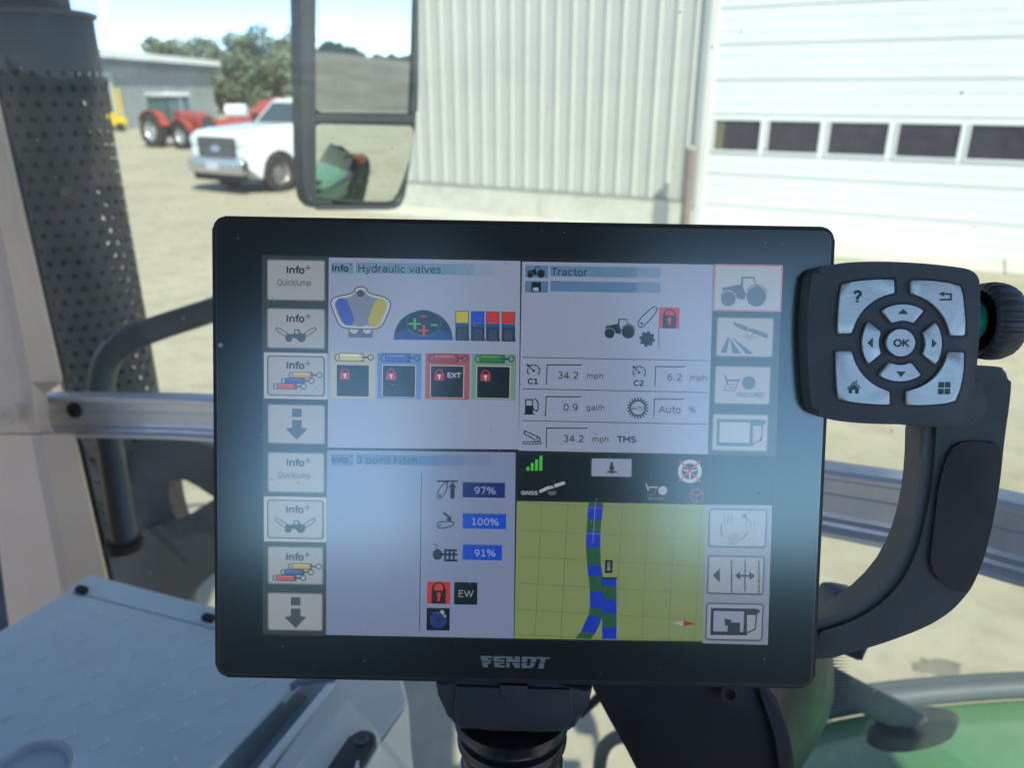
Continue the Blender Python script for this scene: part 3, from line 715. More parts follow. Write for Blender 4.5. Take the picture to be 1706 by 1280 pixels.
for (x, y, wx, wy) in ((1.02, -1.08, 0.12, 0.12), (-1.28, -1.0, 0.16, 0.16)):
    bm = bmesh.new(); box(bm, (x, y, 2.03), (wx, wy, 2.0), None, 0.02); tag(bm_obj('cab_post', bm, headl), None, None, None, 'structure')
bm = bmesh.new(); box(bm, (-0.1, -1.13, 1.68), (2.2, 0.05, 1.30)); box(bm, (-0.75, -1.13, 2.94), (0.9, 0.05, 0.18)); box(bm, (-0.93, -1.13, 2.6), (0.54, 0.05, 0.8)); tag(bm_obj('rear_wall_mask', bm, headl), None, None, None, 'structure')  # unseen wall, openings sized to place bright strips in the screen's sheen
# unseen seat added behind the viewer, tall enough to darken the screen's middle
st = thing('seat_blocker', 'dark unseen seat added behind the viewpoint to block screen reflections', 'seat', (0, -0.55, 1.1))
seat_m = mat('dark_seat_cloth', (0.035, 0.035, 0.04), 0.9)
bm = bmesh.new(); box(bm, (0.0, -0.52, 1.75), (0.55, 0.55, 0.16), None, 0.05); bm_obj('cushion', bm, seat_m, st, True)
bm = bmesh.new(); box(bm, (0.05, -0.80, 2.25), (0.46, 0.14, 0.95), None, 0.05); bm_obj('backrest', bm, seat_m, st, True)
bm = bmesh.new(); box(bm, (0.06, -0.80, 2.86), (0.40, 0.10, 0.26), None, 0.04); bm_obj('headrest', bm, seat_m, st, True)
bm = bmesh.new(); lathe(bm, [(0, 0.12), (0.62, 0.10)], (0, -0.52, 1.05), (0, 0, 1), 16); bm_obj('pedestal', bm, seat_m, st)

# ---- window pillar, beige trim
pil = thing('pillar_trim', 'beige plastic cab pillar trim along the left edge of the view', 'pillar trim', P(60, 700, 1.15))
def pcol(rows, name, m):
    # rows: list of tuples of (px,py,depth)
    bm = bmesh.new(); g = [[bm.verts.new(P(*q)) for q in r] for r in rows]
    for i in range(len(g) - 1):
        for k in range(len(g[0]) - 1): bm.faces.new((g[i][k], g[i][k + 1], g[i + 1][k + 1], g[i + 1][k]))
    bmesh.ops.recalc_face_normals(bm, faces=bm.faces)
    r = bmesh.ops.extrude_face_region(bm, geom=list(bm.faces))
    bmesh.ops.translate(bm, verts=[v for v in r['geom'] if isinstance(v, bmesh.types.BMVert)], vec=(FW - RT * 0.62) * 0.05)
    return bm_obj(name, bm, m, pil, False)
def pe(y): return 0.2284 * (y - 165) - 2          # right edge px at row y
def pc(y): return 0.195 * (y - 420) + 4            # crease
def prow(y, pr=None, d=1.13, x0=None):
    r = pe(y) if pr is None else pr; c = pc(y)
    return [(c - 200 if x0 is None else x0, y, d + 0.06), (min(c - 12, r - 40), y, d - 0.006), (min(c + 6, r - 24), y, d - 0.004), (r - 4, y, d + 0.03), (r, y, d + 0.036)]
pcol([prow(y) for y in (-160, 0, 200, 400, 560, 628)] + [prow(636, 104), prow(655, 78), prow(700, 82), prow(722, 92), ] , 'upper_trim', beige)
pcol([prow(y, None, 1.13, x0=0.13 * (y - 930)) for y in (724, 800, 900, 1000, 1075, 1150)], 'lower_trim', beige)
cp_ = P(9, 692, 1.108)
bm = bmesh.new(); lathe(bm, [(0, 0.015), (0.003, 0.0148), (0.0045, 0.011), (0.0045, 0.004), (0.003, 0.003), (0.003, 0.0005)], cp_ + FW * 0.003, -FW, 24); bm_obj('screw_cap', bm, beige, pil, True)
# dark rubber edge between trim and glass
bm = bmesh.new()
pts = [P(pe(y) + 3, y, 1.31) for y in range(-160, 1060, 100)]
tube(bm, pts, 0.006, 8); bm_obj('rubber_seal', bm, mat('black_rubber', (0.015, 0.018, 0.02), 0.6), pil, True)
bm = bmesh.new()
prism(bm, [P(-60, 900, 1.3), P(0, 935, 1.3), P(16, 1075, 1.3), P(-60, 1080, 1.3)], FW * 0.05); bm_obj('lower_bracket', bm, mat('deep_blue_black', (0.03, 0.06, 0.11), 0.5), pil)

# ---- aluminium mounting rail
rl = thing('mounting_rail', 'grey aluminium rail running across the cab window behind the screen', 'rail', rc[30])
alu = mat('anodised_aluminium', (0.60, 0.64, 0.66), 0.38, 0.45, var=0.05, scale=4)
# profile: (outward offset, height)
pf = [(0.012, 0.034), (-0.010, 0.034), (-0.014, 0.031), (-0.014, 0.027), (-0.011, 0.0245), (0.002, 0.0235), (0.003, 0.018), (0.003, 0.0045), (0.0015, 0.0035), (0.0015, 0.0015), (0.003, 0.0005),
      (0.003, -0.016), (0.002, -0.0205), (-0.004, -0.0225), (-0.005, -0.026), (-0.011, -0.0275), (-0.014, -0.029), (-0.014, -0.033), (-0.010, -0.036), (0.012, -0.036)]
bm = bmesh.new()
i0 = 4; rings = []
for i in range(i0, len(rc)):
    nrm = outn(i)
    tv = (rc[min(i + 1, len(rc) - 1)] - rc[max(i - 1, 0)]).normalized()
    ring = []
    for o_, h_ in pf:
        p = rc[i] + nrm * o_ + Vector((0, 0, h_))
        if i == i0: p += tv * (0.034 - h_) * 0.30
        ring.append(bm.verts.new(p))
    rings.append(ring)
n_ = len(pf)
for i in range(len(rings) - 1):
    for k in range(n_): bm.faces.new((rings[i][k], rings[i][(k + 1) % n_], rings[i + 1][(k + 1) % n_], rings[i + 1][k]))
bm.faces.new(rings[0]); bm.faces.new(rings[-1])
bm_obj('channel', bm, alu, rl, False)
bc_ = PLN(118, 687, rc[10] - outn(10) * 0.006, outn(10))
bm = bmesh.new(); lathe(bm, [(0, 0.0125), (0.006, 0.0125), (0.008, 0.010), (0.008, 0.006), (0.004, 0.005), (0.004, 0.0006)], bc_ + outn(10) * 0.010, -outn(10), 20); bm_obj('bolt', bm, blackp, rl, True)
bm = bmesh.new(); pts = [P(74, 672, 1.26), P(88, 672, 1.25), P(101, 716, 1.25), P(90, 718, 1.26)]; prism(bm, pts, FW * 0.02); bm_obj('end_cap', bm, bkm, rl)

# ---- exhaust outside with perforated heat shield
EC = Vector(P(78, 200, 1.56)); EC.z = 0
er = 0.118
exh = thing('exhaust_stack', 'black exhaust stack inside a perforated metal heat shield, left of the mirror', 'exhaust', (EC.x, EC.y, 1.0))
shield_m = mat('dusty_black_shield', (0.050, 0.060, 0.064), 0.6, 0.1, var=0.2, scale=8, dirt=(0.09, 0.10, 0.095), dscale=5, damt=0.5)
ztop = P(75, 32, 1.56).z
bm = bmesh.new()
ncol = 28; rowh = 0.0275; nrow = 46; z_hb = ztop - 0.09 - rowh * nrow
def cyl(a, z, r=er): return Vector((EC.x + r * math.cos(a), EC.y + r * math.sin(a), z))
da = 2 * math.pi / ncol
NH = 8
for j in range(nrow):
    off = (j % 2) * 0.5
    for i in range(ncol):
        a0 = (i + off) * da; z0 = z_hb + j * rowh
        cx_, cz_ = a0 + da / 2, z0 + rowh / 2
        hr = 0.0066
        inner = [bm.verts.new(cyl(cx_ + hr / er * math.cos(2 * math.pi * k / NH + math.pi / 8), cz_ + hr * math.sin(2 * math.pi * k / NH + math.pi / 8))) for k in range(NH)]
        # outer ring: 8 points on the cell border
        ob = [(1, 0.414), (0.414, 1), (-0.414, 1), (-1, 0.414), (-1, -0.414), (-0.414, -1), (0.414, -1), (1, -0.414)]
        outer = [bm.verts.new(cyl(cx_ + da / 2 * u, cz_ + rowh / 2 * v)) for u, v in ob]
        cor = [bm.verts.new(cyl(cx_ + da / 2 * u, cz_ + rowh / 2 * v)) for u, v in ((1, 1), (-1, 1), (-1, -1), (1, -1))]
        for k in range(NH):
            bm.faces.new((inner[k], inner[(k + 1) % NH], outer[(k + 1) % NH], outer[k]))
        for c_, (k0, k1) in zip(cor, ((0, 1), (2, 3), (4, 5), (6, 7))): bm.faces.new((outer[k0], c_, outer[k1]))
bmesh.ops.remove_doubles(bm, verts=bm.verts, dist=0.0004)
bm_obj('perforated_shield', bm, shield_m, exh, True)
bm = bmesh.new(); ht = z_hb + nrow * rowh
lathe(bm, [(ht, er), (ztop - 0.006, er), (ztop, er - 0.004), (ztop, er - 0.014)], (EC.x, EC.y, 0), (0, 0, 1), 52, False)
lathe(bm, [(1.0, er), (z_hb, er)], (EC.x, EC.y, 0), (0, 0, 1), 52, False)
bm_obj('shield_collar', bm, shield_m, exh, True)
bm = bmesh.new(); lathe(bm, [(1.0, 0.066), (ztop - 0.02, 0.066), (ztop + 0.0, 0.082), (ztop + 0.5, 0.082)], (EC.x, EC.y, 0), (0, 0, 1), 30, False)
bm_obj('inner_pipe', bm, mat('sooty_pipe', (0.06, 0.06, 0.058), 0.7, var=0.4, scale=10), exh, True)
bm = bmesh.new(); lathe(bm, [(ztop - 0.002, er - 0.03), (ztop - 0.002, er + 0.006), (ztop + 0.006, er + 0.008), (ztop + 0.009, er - 0.002), (ztop + 0.012, er - 0.03)], (EC.x, EC.y, 0), (0, 0, 1), 40, False)
bm_obj('top_lip', bm, mat('brown_heat_stain', (0.10, 0.085, 0.07), 0.55), exh, True)
bv = Vector((0, -1, 0)); bcn = PLN(112, 318, EC + bv * er, bv)
bm = bmesh.new(); lathe(bm, [(0, 0.010), (0.004, 0.010), (0.006, 0.005)], bcn, -FW, 12); bm_obj('shield_screw', bm, mat('dull_bronze', (0.16, 0.13, 0.09), 0.5, 0.5), exh, True)
bm = bmesh.new()
for k in range(7):
    pass
# ---- grab handrail
hr_ = thing('grab_rail', 'bent black tubular grab rail outside the window, passing in front of the exhaust', 'grab rail', P(205, 900, 1.30))
pts = [P(640, 424, 1.42), P(420, 492, 1.36), P(350, 518, 1.34), (P(262, 547, 1.31)), P(212, 568, 1.30), P(182, 596, 1.30), P(170, 634, 1.30), P(172, 680, 1.30), P(185, 760, 1.30), P(208, 905, 1.30)]
bm = bmesh.new(); tube(bm, spline(pts, 6), 0.0215, 18); bm_obj('tube', bm, mat('satin_black_tube', (0.045, 0.055, 0.06), 0.38), hr_, True)
bm = bmesh.new(); lathe(bm, [(0, 0.030), (0.012, 0.030), (0.016, 0.024)], P(209, 912, 1.30), (0, 0, 1), 18); bm_obj('foot_flange', bm, bkm, hr_, True)
# ---- dark front fender pieces beyond the window
ff = thing('front_fender', 'black plastic front fender and stay seen beneath the rail at left', 'fender', P(300, 820, 1.75))
fm = mat('dull_black_fender', (0.028, 0.032, 0.035), 0.55, bump=0.2, bscale=300, dirt=(0.10, 0.10, 0.09), dscale=5, damt=0.5)
def pxprism(name, pts, d, th_, m, parent, bev=0.004, it=1, dd=None):
    bm = bmesh.new(); q = [P(x, y, d) for x, y in pts]
    if it: q = chaikin(q, it)
    prism(bm, q, FW * th_, bev); return bm_obj(name, bm, m, parent, True)
pxprism('fender_top', [(150, 728), (300, 728), (345, 742), (420, 770), (460, 880), (380, 850), (340, 812), (300, 797), (276, 796), (284, 845), (294, 872), (310, 880), (300, 960), (200, 980)], 1.75, 0.08, fm, ff)
pxprism('fender_stay', [(180, 900), (292, 868), (330, 850), (400, 800), (420, 920), (356, 955), (330, 975), (308, 1000), (306, 1050), (200, 1060)], 1.70, 0.05, fm, ff)

# ---- outside mirror
MO = P(600, 170, 1.62)
yaw_in = Vector((ray(600, 170).x, ray(600, 170).y, 0)).normalized()
back_dir = Vector((0.955, -0.295, 0)).normalized()
mn = (back_dir - yaw_in).normalized()
def tilt(nv, deg):
    return (nv * math.cos(rad(deg)) + Vector((0, 0, math.sin(rad(deg))))).normalized()
mi = thing('outside_mirror', 'tall two-pane rear view mirror in a dark housing outside the window', 'mirror', MO)
hous = mat('grey_black_mirror_housing', (0.045, 0.05, 0.055), 0.5, var=0.1, scale=10)
def mpts(pxs, off=0.0, n=None): return [PLN(x, y, MO + mn * off, n or mn) for x, y in pxs]
def mprism(name, pxs, off, th_, m, bev=0.004, it=2, q=0.25):
    bm = bmesh.new(); pp = mpts(pxs, off)
    if it: pp = chaikin(pp, it, q=q)
    prism(bm, pp, -mn * th_, bev); return bm_obj(name, bm, m, mi, True)
# ring-like housing: back shell + rims around both panes
mprism('back_shell', [(499, -260), (698, -260), (697, 190), (690, 215), (673, 330), (660, 349), (528, 349), (512, 332), (507, 250)], -0.036, 0.05, hous, 0.012, 2, 0.15)
mprism('inner_spine', [(497, -260), (526, -260), (526, 190), (527, 342), (522, 347), (512, 336), (504, 300)], 0.016, 0.035, hous, 0.006, 1, 0.12)
mprism('divider', [(522, 190), (690, 192), (689, 206), (522, 204)], 0.004, 0.025, hous, 0.002, 0)
rim_pts = [mpts([(696, -260), (693, 0), (690, 190), (685, 230), (676, 300), (669, 332), (655, 345), (600, 346), (526, 346)], 0.0)][0]
bm = bmesh.new(); tube(bm, spline(rim_pts, 5), 0.0045, 8); bm_obj('rim', bm, hous, mi, True)
silv = mat('mirror_silver', (0.80, 0.86, 0.84), 0.02, 1.0)
def roundc(p, r):
    o = []; n = len(p)
    for i in range(n):
        a, b, c = Vector(p[i - 1]), Vector(p[i]), Vector(p[(i + 1) % n])
        u = b + (a - b).normalized() * min(r, (a - b).length * .45); v = b + (c - b).normalized() * min(r, (c - b).length * .45)
        for k in range(5):
            t = k / 4; o.append(tuple(u * (1 - t) ** 2 + b * 2 * t * (1 - t) + v * t * t))
    return o
def mirror_pane(name, pxs, n, curve):
    c0 = Vector((0, 0, 0)); pp = mpts(roundc(pxs, 13), -0.004)
    c0 = sum(pp, Vector()) / len(pp)
    n = n.normalized(); u = Vector((0, 0, 1)).cross(n).normalized(); v = n.cross(u)
    # disc mesh of rings from outline toward centre, bulged as a sphere
    bm = bmesh.new(); K = 10; rings = []
    for i in range(K, 0, -1):
        f_ = i / K; ring = []
        for p in pp:
            d = (p - c0); du, dv = d.dot(u) * f_, d.dot(v) * f_
            ring.append(bm.verts.new(c0 + u * du + v * dv - n * (curve * (du * du + dv * dv))))
        rings.append(ring)
    cv = bm.verts.new(c0); N_ = len(pp)
    for a, b in zip(rings[:-1], rings[1:]):
        for k in range(N_): bm.faces.new((a[k], a[(k + 1) % N_], b[(k + 1) % N_], b[k]))
    for k in range(N_): bm.faces.new((rings[-1][k], rings[-1][(k + 1) % N_], cv))
    return bm_obj(name, bm, silv, mi, True)
mirror_pane('upper_mirror_glass', [(527, -240), (692, -240), (690, 189), (527, 187)], tilt(mn, -1.2), 0.0)
mn2 = (Vector((0.87, -0.49, 0)).normalized() - yaw_in).normalized()
mirror_pane('wide_angle_glass', [(527, 207), (685, 207), (677, 290), (666, 340), (600, 344), (528, 344)], tilt(mn2, -8.5), 0.5)
bm = bmesh.new(); tube(bm, [MO + Vector((-0.12, 0.10, 0.5)), MO + Vector((-0.5, -0.0, 0.62)), MO + Vector((-1.0, -0.15, 0.6))], 0.016, 10); bm_obj('support_arm', bm, hous, mi, True)

# ---- rear fender and wheel of this tractor (green, lower right; also in the mirror)
gf = thing('rear_fender', 'glossy green rear fender of the tractor below the window at lower right', 'fender', P(1550, 1230, 1.0))
green = mat('green_paint', (0.13, 0.29, 0.13), 0.3, coat=0.4, var=0.06, scale=5, dirt=(0.30, 0.38, 0.28), dscale=3, damt=0.6)
fz = 1.74
edge = [GZ(x, y, fz) for x, y in ((1180, 1262), (1300, 1232), (1400, 1206), (1500, 1190), (1600, 1180), (1720, 1172), (1850, 1170), (2050, 1175))]
edge = spline(edge, 4)
near = [Vector((p.x * 0.9 + 0.0, p.y - 0.42, fz + 0.03)) for p in edge]
bm = bmesh.new()
rows_ = []
for a, b in zip(edge, near):
    r = [b, b * 0.66 + a * 0.34 + Vector((0, 0, 0.008)), b * 0.33 + a * 0.67 + Vector((0, 0, 0.006)), a, a + Vector((0.004, 0.012, -0.006)), a + Vector((0.006, 0.016, -0.03)), a + Vector((0.008, 0.018, -0.28))]
    rows_.append([bm.verts.new(p) for p in r])
for i in range(len(rows_) - 1):
    for k in range(6): bm.faces.new((rows_[i][k], rows_[i][k + 1], rows_[i + 1][k + 1], rows_[i + 1][k]))
bm_obj('top_panel', bm, green, gf, True)
bm = bmesh.new(); tube(bm, [p + Vector((0.0, 0.022, 0.006)) for p in edge], 0.014, 12)
tube(bm, [p + Vector((0.0, 0.045, -0.004)) for p in edge], 0.012, 12)
bm_obj('rubber_edge', bm, mat('grey_rubber_lip', (0.10, 0.115, 0.125), 0.5), gf, True)
fx = Vector((0.955, -0.295, 0)); fo = Vector((0.295, 0.955, 0))
bm = bmesh.new()
def fp(u, o, z): return Vector((0.62, 0.60, 0)) + fx * u + fo * o + Vector((0, 0, z))
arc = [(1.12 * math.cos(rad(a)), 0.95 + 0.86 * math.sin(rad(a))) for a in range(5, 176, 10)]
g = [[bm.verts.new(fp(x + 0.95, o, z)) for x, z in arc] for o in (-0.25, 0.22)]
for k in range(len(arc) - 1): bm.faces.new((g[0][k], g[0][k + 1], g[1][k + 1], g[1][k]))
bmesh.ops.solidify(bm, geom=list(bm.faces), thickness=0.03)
bm_obj('arch_panel', bm, mat('shaded_green_black', (0.02, 0.055, 0.035), 0.5), gf, True)  # shadow side of the mirrored body put into a darker green
rw = thing('rear_tractor_wheel', 'large black lugged rear wheel under the green fender', 'wheel', fp(0.95, 0.06, 0.90))
w_ = wheel(rw, fp(0.95, 0.06, 0.86), fo, 0.86, 0.46, mat('green_rim', (0.05, 0.11, 0.05), 0.5), 0.55, 20, 'wheel_assembly')
al = thing('marker_lamp', 'small orange marker lamp on a stalk above the rear fender', 'lamp', fp(0.35, 0.34, 1.78))
bm = bmesh.new(); lathe(bm, [(0, 0.055), (0.015, 0.06), (0.05, 0.058), (0.065, 0.04)], fp(0.35, 0.42, 1.92), -fx, 20); bm_obj('lens', bm, mat('orange_lens', (0.75, 0.13, 0.03), 0.25), al, True)
bm = bmesh.new(); tube(bm, [fp(0.4, 0.15, 1.80), fp(0.4, 0.30, 1.90), fp(0.37, 0.42, 1.92)], 0.014, 8); bm_obj('stalk', bm, bkm, al, True)

# ---- hinge disc with arm on the glass
hg = thing('glass_hinge', 'grey window arm ending in a round black disc above the green fender', 'window hinge', P(1523, 1212, 0.92))
hz = GZ(1523, 1208, 1.775)
def ell(cx_, cy_, rx, ry, n=28, a0=0): return [(cx_ + rx * math.cos(2 * math.pi * k / n) * math.cos(a0) - ry * math.sin(2 * math.pi * k / n) * math.sin(a0), cy_ + rx * math.cos(2 * math.pi * k / n) * math.sin(a0) + ry * math.sin(2 * math.pi * k / n) * math.cos(a0)) for k in range(n)]
bm = bmesh.new(); prism(bm, [GZ(x, y, 1.795) for x, y in ell(1523, 1205, 77, 26, a0=-0.13)], Vector((0, 0, -0.02)), 0.004, both=True)
bm_obj('disc', bm, mat('dusty_black_rubber', (0.05, 0.055, 0.055), 0.7, dirt=(0.14, 0.14, 0.13), dscale=20), hg, True)
bm = bmesh.new()
a0_, a1_ = P(1382, 1150, 0.80), GZ(1512, 1212, 1.80)
prism(bm, [P(1372, 1112, 0.80), P(1400, 1118, 0.80), P(1460, 1150, 0.84), P(1540, 1188, 0.905), P(1552, 1204, 0.91), P(1520, 1218, 0.91), P(1480, 1212, 0.89), P(1400, 1172, 0.82), P(1372, 1160, 0.80)], FW * 0.03 + Vector((0, 0, -0.004)), 0.006, 3)
bm_obj('arm', bm, mat('dusty_grey_arm', (0.11, 0.125, 0.13), 0.6, dirt=(0.22, 0.23, 0.22), dscale=25), hg, True)

# ---- latch seen behind the hand grip
lt = thing('window_latch', 'dark blue grey latch block behind the lower end of the hand grip', 'latch', P(1400, 1040, 0.62))
pxprism('latch_block', [(1378, 1040), (1388, 992), (1400, 984), (1450, 994), (1462, 1030), (1440, 1098), (1436, 1104), (1400, 1090)], 0.62, 0.03, mat('slate_plastic', (0.06, 0.085, 0.11), 0.5), lt, 0.003, 1)
pxprism('latch_tongue', [(1405, 1075), (1440, 1085), (1438, 1102), (1405, 1090)], 0.605, 0.012, bkm, lt, 0.001, 0)

# ---- tray with raised studs
TZ = 2.5 - 0.575
tr = thing('tread_plate_tray', 'pale blue grey tread plate tray at lower left, covered with raised studs', 'tray', GZ(200, 1150, TZ))
tray_m = mat('pale_grey_tray', (0.64, 0.77, 0.74), 0.40, spec=0.5, var=0.05, scale=5, dirt=(0.46, 0.54, 0.52), dscale=7, damt=0.4)
cA = GZ(112, 985, TZ); cB = GZ(352, 1047, TZ)
ud = (cB - cA).normalized(); vd = Vector((ud.y, -ud.x, 0))
if vd.y > 0: vd = -vd
cL = GZ(0, 1052, TZ); ld = (cL - cA).normalized()
cR0 = GZ(483, 1147, TZ); cR1 = GZ(352, 1283, TZ); rd = (cR1 - cR0).normalized()
# right rear corner where the rear line meets the right line
def isect(p, d, q, e):
    den = d.x * e.y - d.y * e.x; t = ((q.x - p.x) * e.y - (q.y - p.y) * e.x) / den; return p + d * t
cC = isect(cA, ud, cR0, rd)
outl = [cA, cC, cR1 + rd * 0.45, cL + ld * 0.45]
bm = bmesh.new(); prism(bm, outl, Vector((0, 0, -0.012)), 0.002, 2); bm_obj('plate', bm, tray_m, tr)
bk = GZ(128, 978, TZ + 0.004)
bm = bmesh.new(); prism(bm, [cA - vd * 0.002, cC - vd * 0.002, cC - vd * 0.026 + Vector((0, 0, 0.004)), cA - vd * 0.030 + ud * 0.006 + Vector((0, 0, 0.006))], Vector((0, 0, -0.014)), 0.0015, 2); bm_obj('rear_flange', bm, tray_m, tr)
for x, y in ((137, 988), (348, 1035)):
    c = GZ(x, y, TZ); bm = bmesh.new(); box(bm, c + Vector((0, 0, 0.004)), (0.014, 0.008, 0.008), Matrix.Rotation(math.atan2(ud.y, ud.x), 3, 'Z'), 0.001); bm_obj('clip', bm, bkm, tr)
# studs
s00 = GZ(160, 1025 - 0, TZ); s01 = GZ(206, 1035, TZ); s10 = GZ(151, 1071, TZ)
du = (GZ(340, 1069, TZ) - GZ(155, 1027, TZ)) / 4.0
row = (GZ(152, 1071, TZ) - GZ(155, 1027, TZ)); 
dv = row - du * (row.dot(du) / du.dot(du)); 
stg = row.dot(du) / du.dot(du)
lz = (GZ(210, 1188, TZ) - GZ(182, 1202, TZ)).normalized(); lw = Vector((-lz.y, lz.x, 0))
sm = None
base = GZ(155, 1027, TZ)
def inside(p):
    s = None
    for i in range(4):
        a = outl[i]; b = outl[(i + 1) % 4]; c = (b.x - a.x) * (p.y - a.y) - (b.y - a.y) * (p.x - a.x)
        if s is None: s = c > 0
        elif (c > 0) != s: return False
    return True
bm = bmesh.new()
hw, hh = 0.0085, 0.0042
b0 = [lz * x + lw * y for x, y in ((-hw, -hh * .6), (-hw * .8, -hh), (hw * .8, -hh), (hw, -hh * .6), (hw, hh * .6), (hw * .8, hh), (-hw * .8, hh), (-hw, hh * .6))]
lo = [bm.verts.new(p) for p in b0]; hi = [bm.verts.new(p * 0.72 + Vector((0, 0, 0.0012))) for p in b0]
for k in range(8): bm.faces.new((lo[k], lo[(k + 1) % 8], hi[(k + 1) % 8], hi[k]))
bm.faces.new(hi); bmesh.ops.recalc_face_normals(bm, faces=bm.faces)
sm = bpy.data.meshes.new('raised_stud'); bm.to_mesh(sm); bm.free(); sm.materials.append(tray_m)
for j in range(0, 13):
    for i in range(-9, 9):
        p = base + dv * j + du * (i + (0.5 if j % 2 else 0.0))
        if inside(p + ud * 0.012) and inside(p - ud * 0.012):
            o = bpy.data.objects.new('raised_stud', sm); COL.objects.link(o); o.parent = tr; o.matrix_parent_inverse = parent_world(tr).inverted(); o.location = p + Vector((0, 0, 0.0002))
# ---- console with recess, light rail, raised panel and black switch
cn = thing('side_console', 'beige side console with a dark slot and black rocker switch below the screen', 'console', GZ(560, 1220, TZ))
slotm = mat('grey_slot_wall', (0.20, 0.25, 0.26), 0.6); cream = mat('cream_console_plastic', (0.74, 0.75, 0.66), 0.45, var=0.03, scale=8); blue_slot = mat('blue_grey_slot_floor', (0.26, 0.36, 0.46), 0.5)
def gp(name, pts, z, th_, m, bev=0.002, it=0, parent=cn):
    bm = bmesh.new(); q = [GZ(x, y, z) for x, y in pts]
    if it: q = chaikin(q, it, q=0.2)
    prism(bm, q, Vector((0, 0, -th_)), bev, 3); return bm_obj(name, bm, m, parent, True)
gp('slot_floor', [(480, 1120), (600, 1120), (440, 1320), (300, 1330)], TZ - 0.035, 0.01, blue_slot, 0)
bm = bmesh.new(); q0, q1 = GZ(484, 1146, TZ - 0.001), GZ(350, 1285, TZ - 0.001); lo0, lo1 = GZ(512, 1160, TZ - 0.034), GZ(392, 1305, TZ - 0.034)
prism(bm, [q0, q1, lo1, lo0], Vector((-0.003, 0, -0.002))); bm_obj('slot_wall', bm, slotm, cn)
bm = bmesh.new(); q0, q1 = GZ(484, 1143, TZ - 0.001), GZ(590, 1120, TZ - 0.001)
tube(bm, [GZ(485, 1146, TZ - 0.002), GZ(496, 1138, TZ - 0.001), GZ(520, 1134, TZ - 0.001), GZ(560, 1128, TZ)], 0.004, 8); bm_obj('slot_end', bm, slotm, cn, True)
gp('light_strip', [(545, 1138), (560, 1138), (436, 1290), (420, 1290)], TZ + 0.004, 0.05, mat('pale_edge_strip', (0.78, 0.82, 0.78), 0.35), 0.002)
gp('console_top', [(566, 1120), (668, 1122), (680, 1170), (560, 1330), (440, 1300)], TZ + 0.001, 0.06, cream, 0.004)
gp('raised_panel', [(572, 1170), (583, 1166), (640, 1232), (600, 1300), (470, 1310)], TZ + 0.005, 0.006, mat('cream_console_plastic', (0.5, 0.51, 0.42)), 0.002, 1)
bm = bmesh.new(); prism(bm, [GZ(639, 1234, TZ), GZ(676, 1180, TZ), GZ(690, 1290, TZ - 0.09), GZ(600, 1330, TZ - 0.09)], Vector((-0.01, 0, -0.01))); bm_obj('console_side', bm, mat('cream_console_plastic', (0.5, 0.51, 0.42)), cn)
# switch pill
c0 = GZ(603, 1234, TZ + 0.012); c1 = GZ(540, 1330, TZ + 0.012); ax_ = (c1 - c0).normalized(); pw = Vector((-ax_.y, ax_.x, 0)); rr_ = 0.0135
pill = [c0 + (-ax_ * math.cos(t) + pw * math.sin(t)) * rr_ for t in [rad(a) for a in range(-90, 91, 15)]] + [c1 + (ax_ * math.cos(t) - pw * math.sin(t)) * rr_ for t in [rad(a) for a in range(-90, 91, 15)]]
bm = bmesh.new(); prism(bm, pill, Vector((0, 0, -0.01)), 0.003, 3); bm_obj('switch', bm, mat('black_switch', (0.035, 0.037, 0.04), 0.4), cn, True)
bm = bmesh.new(); lathe(bm, [(0, 0.0062), (0.0015, 0.0062), (0.0025, 0.0052), (0.002, 0.0035), (0.002, 0.0003)], c0 + ax_ * 0.001, (0, 0, 1), 24); bm_obj('switch_button', bm, mat('dark_grey_button', (0.07, 0.073, 0.076), 0.4), cn, True)
bm = bmesh.new(); prism(bm, [GZ(x, y, TZ + 0.0124) for x, y in ((594, 1268), (598, 1268), (599, 1284), (590, 1284))], Vector((0, 0, -0.0006))); bm_obj('switch_mark', bm, mat('white_print', (0.7, 0.7, 0.7)), cn)

# ---- glass rim in the bottom left corner
cup = thing('clear_cup', 'clear cup rim poking into the bottom left corner on the tray', 'cup', GZ(50, 1330, TZ))
cc = GZ(52, 1330, TZ); cz = TZ + 0.055; cc = GZ(45, 1292, cz); 
bm = bmesh.new(); lathe(bm, [(TZ + 0.001 - cz, 0.022), (-0.003, 0.032), (0, 0.0345), (0.003, 0.034), (0.0035, 0.031), (-0.002, 0.029), (TZ + 0.003 - cz, 0.019)], cc, (0, 0, 1), 40, False)
bm_obj('rim', bm, mat('frosted_clear_plastic', (0.48, 0.52, 0.53), 0.25, spec=0.8), cup, True)
bm = bmesh.new(); lathe(bm, [(-0.004, 0.0285), (-0.003, 0.0287), (-0.0025, 0.001)], cc, (0, 0, 1), 40); bm_obj('lid', bm, mat('pale_lid', (0.55, 0.66, 0.66), 0.35), cup, True)

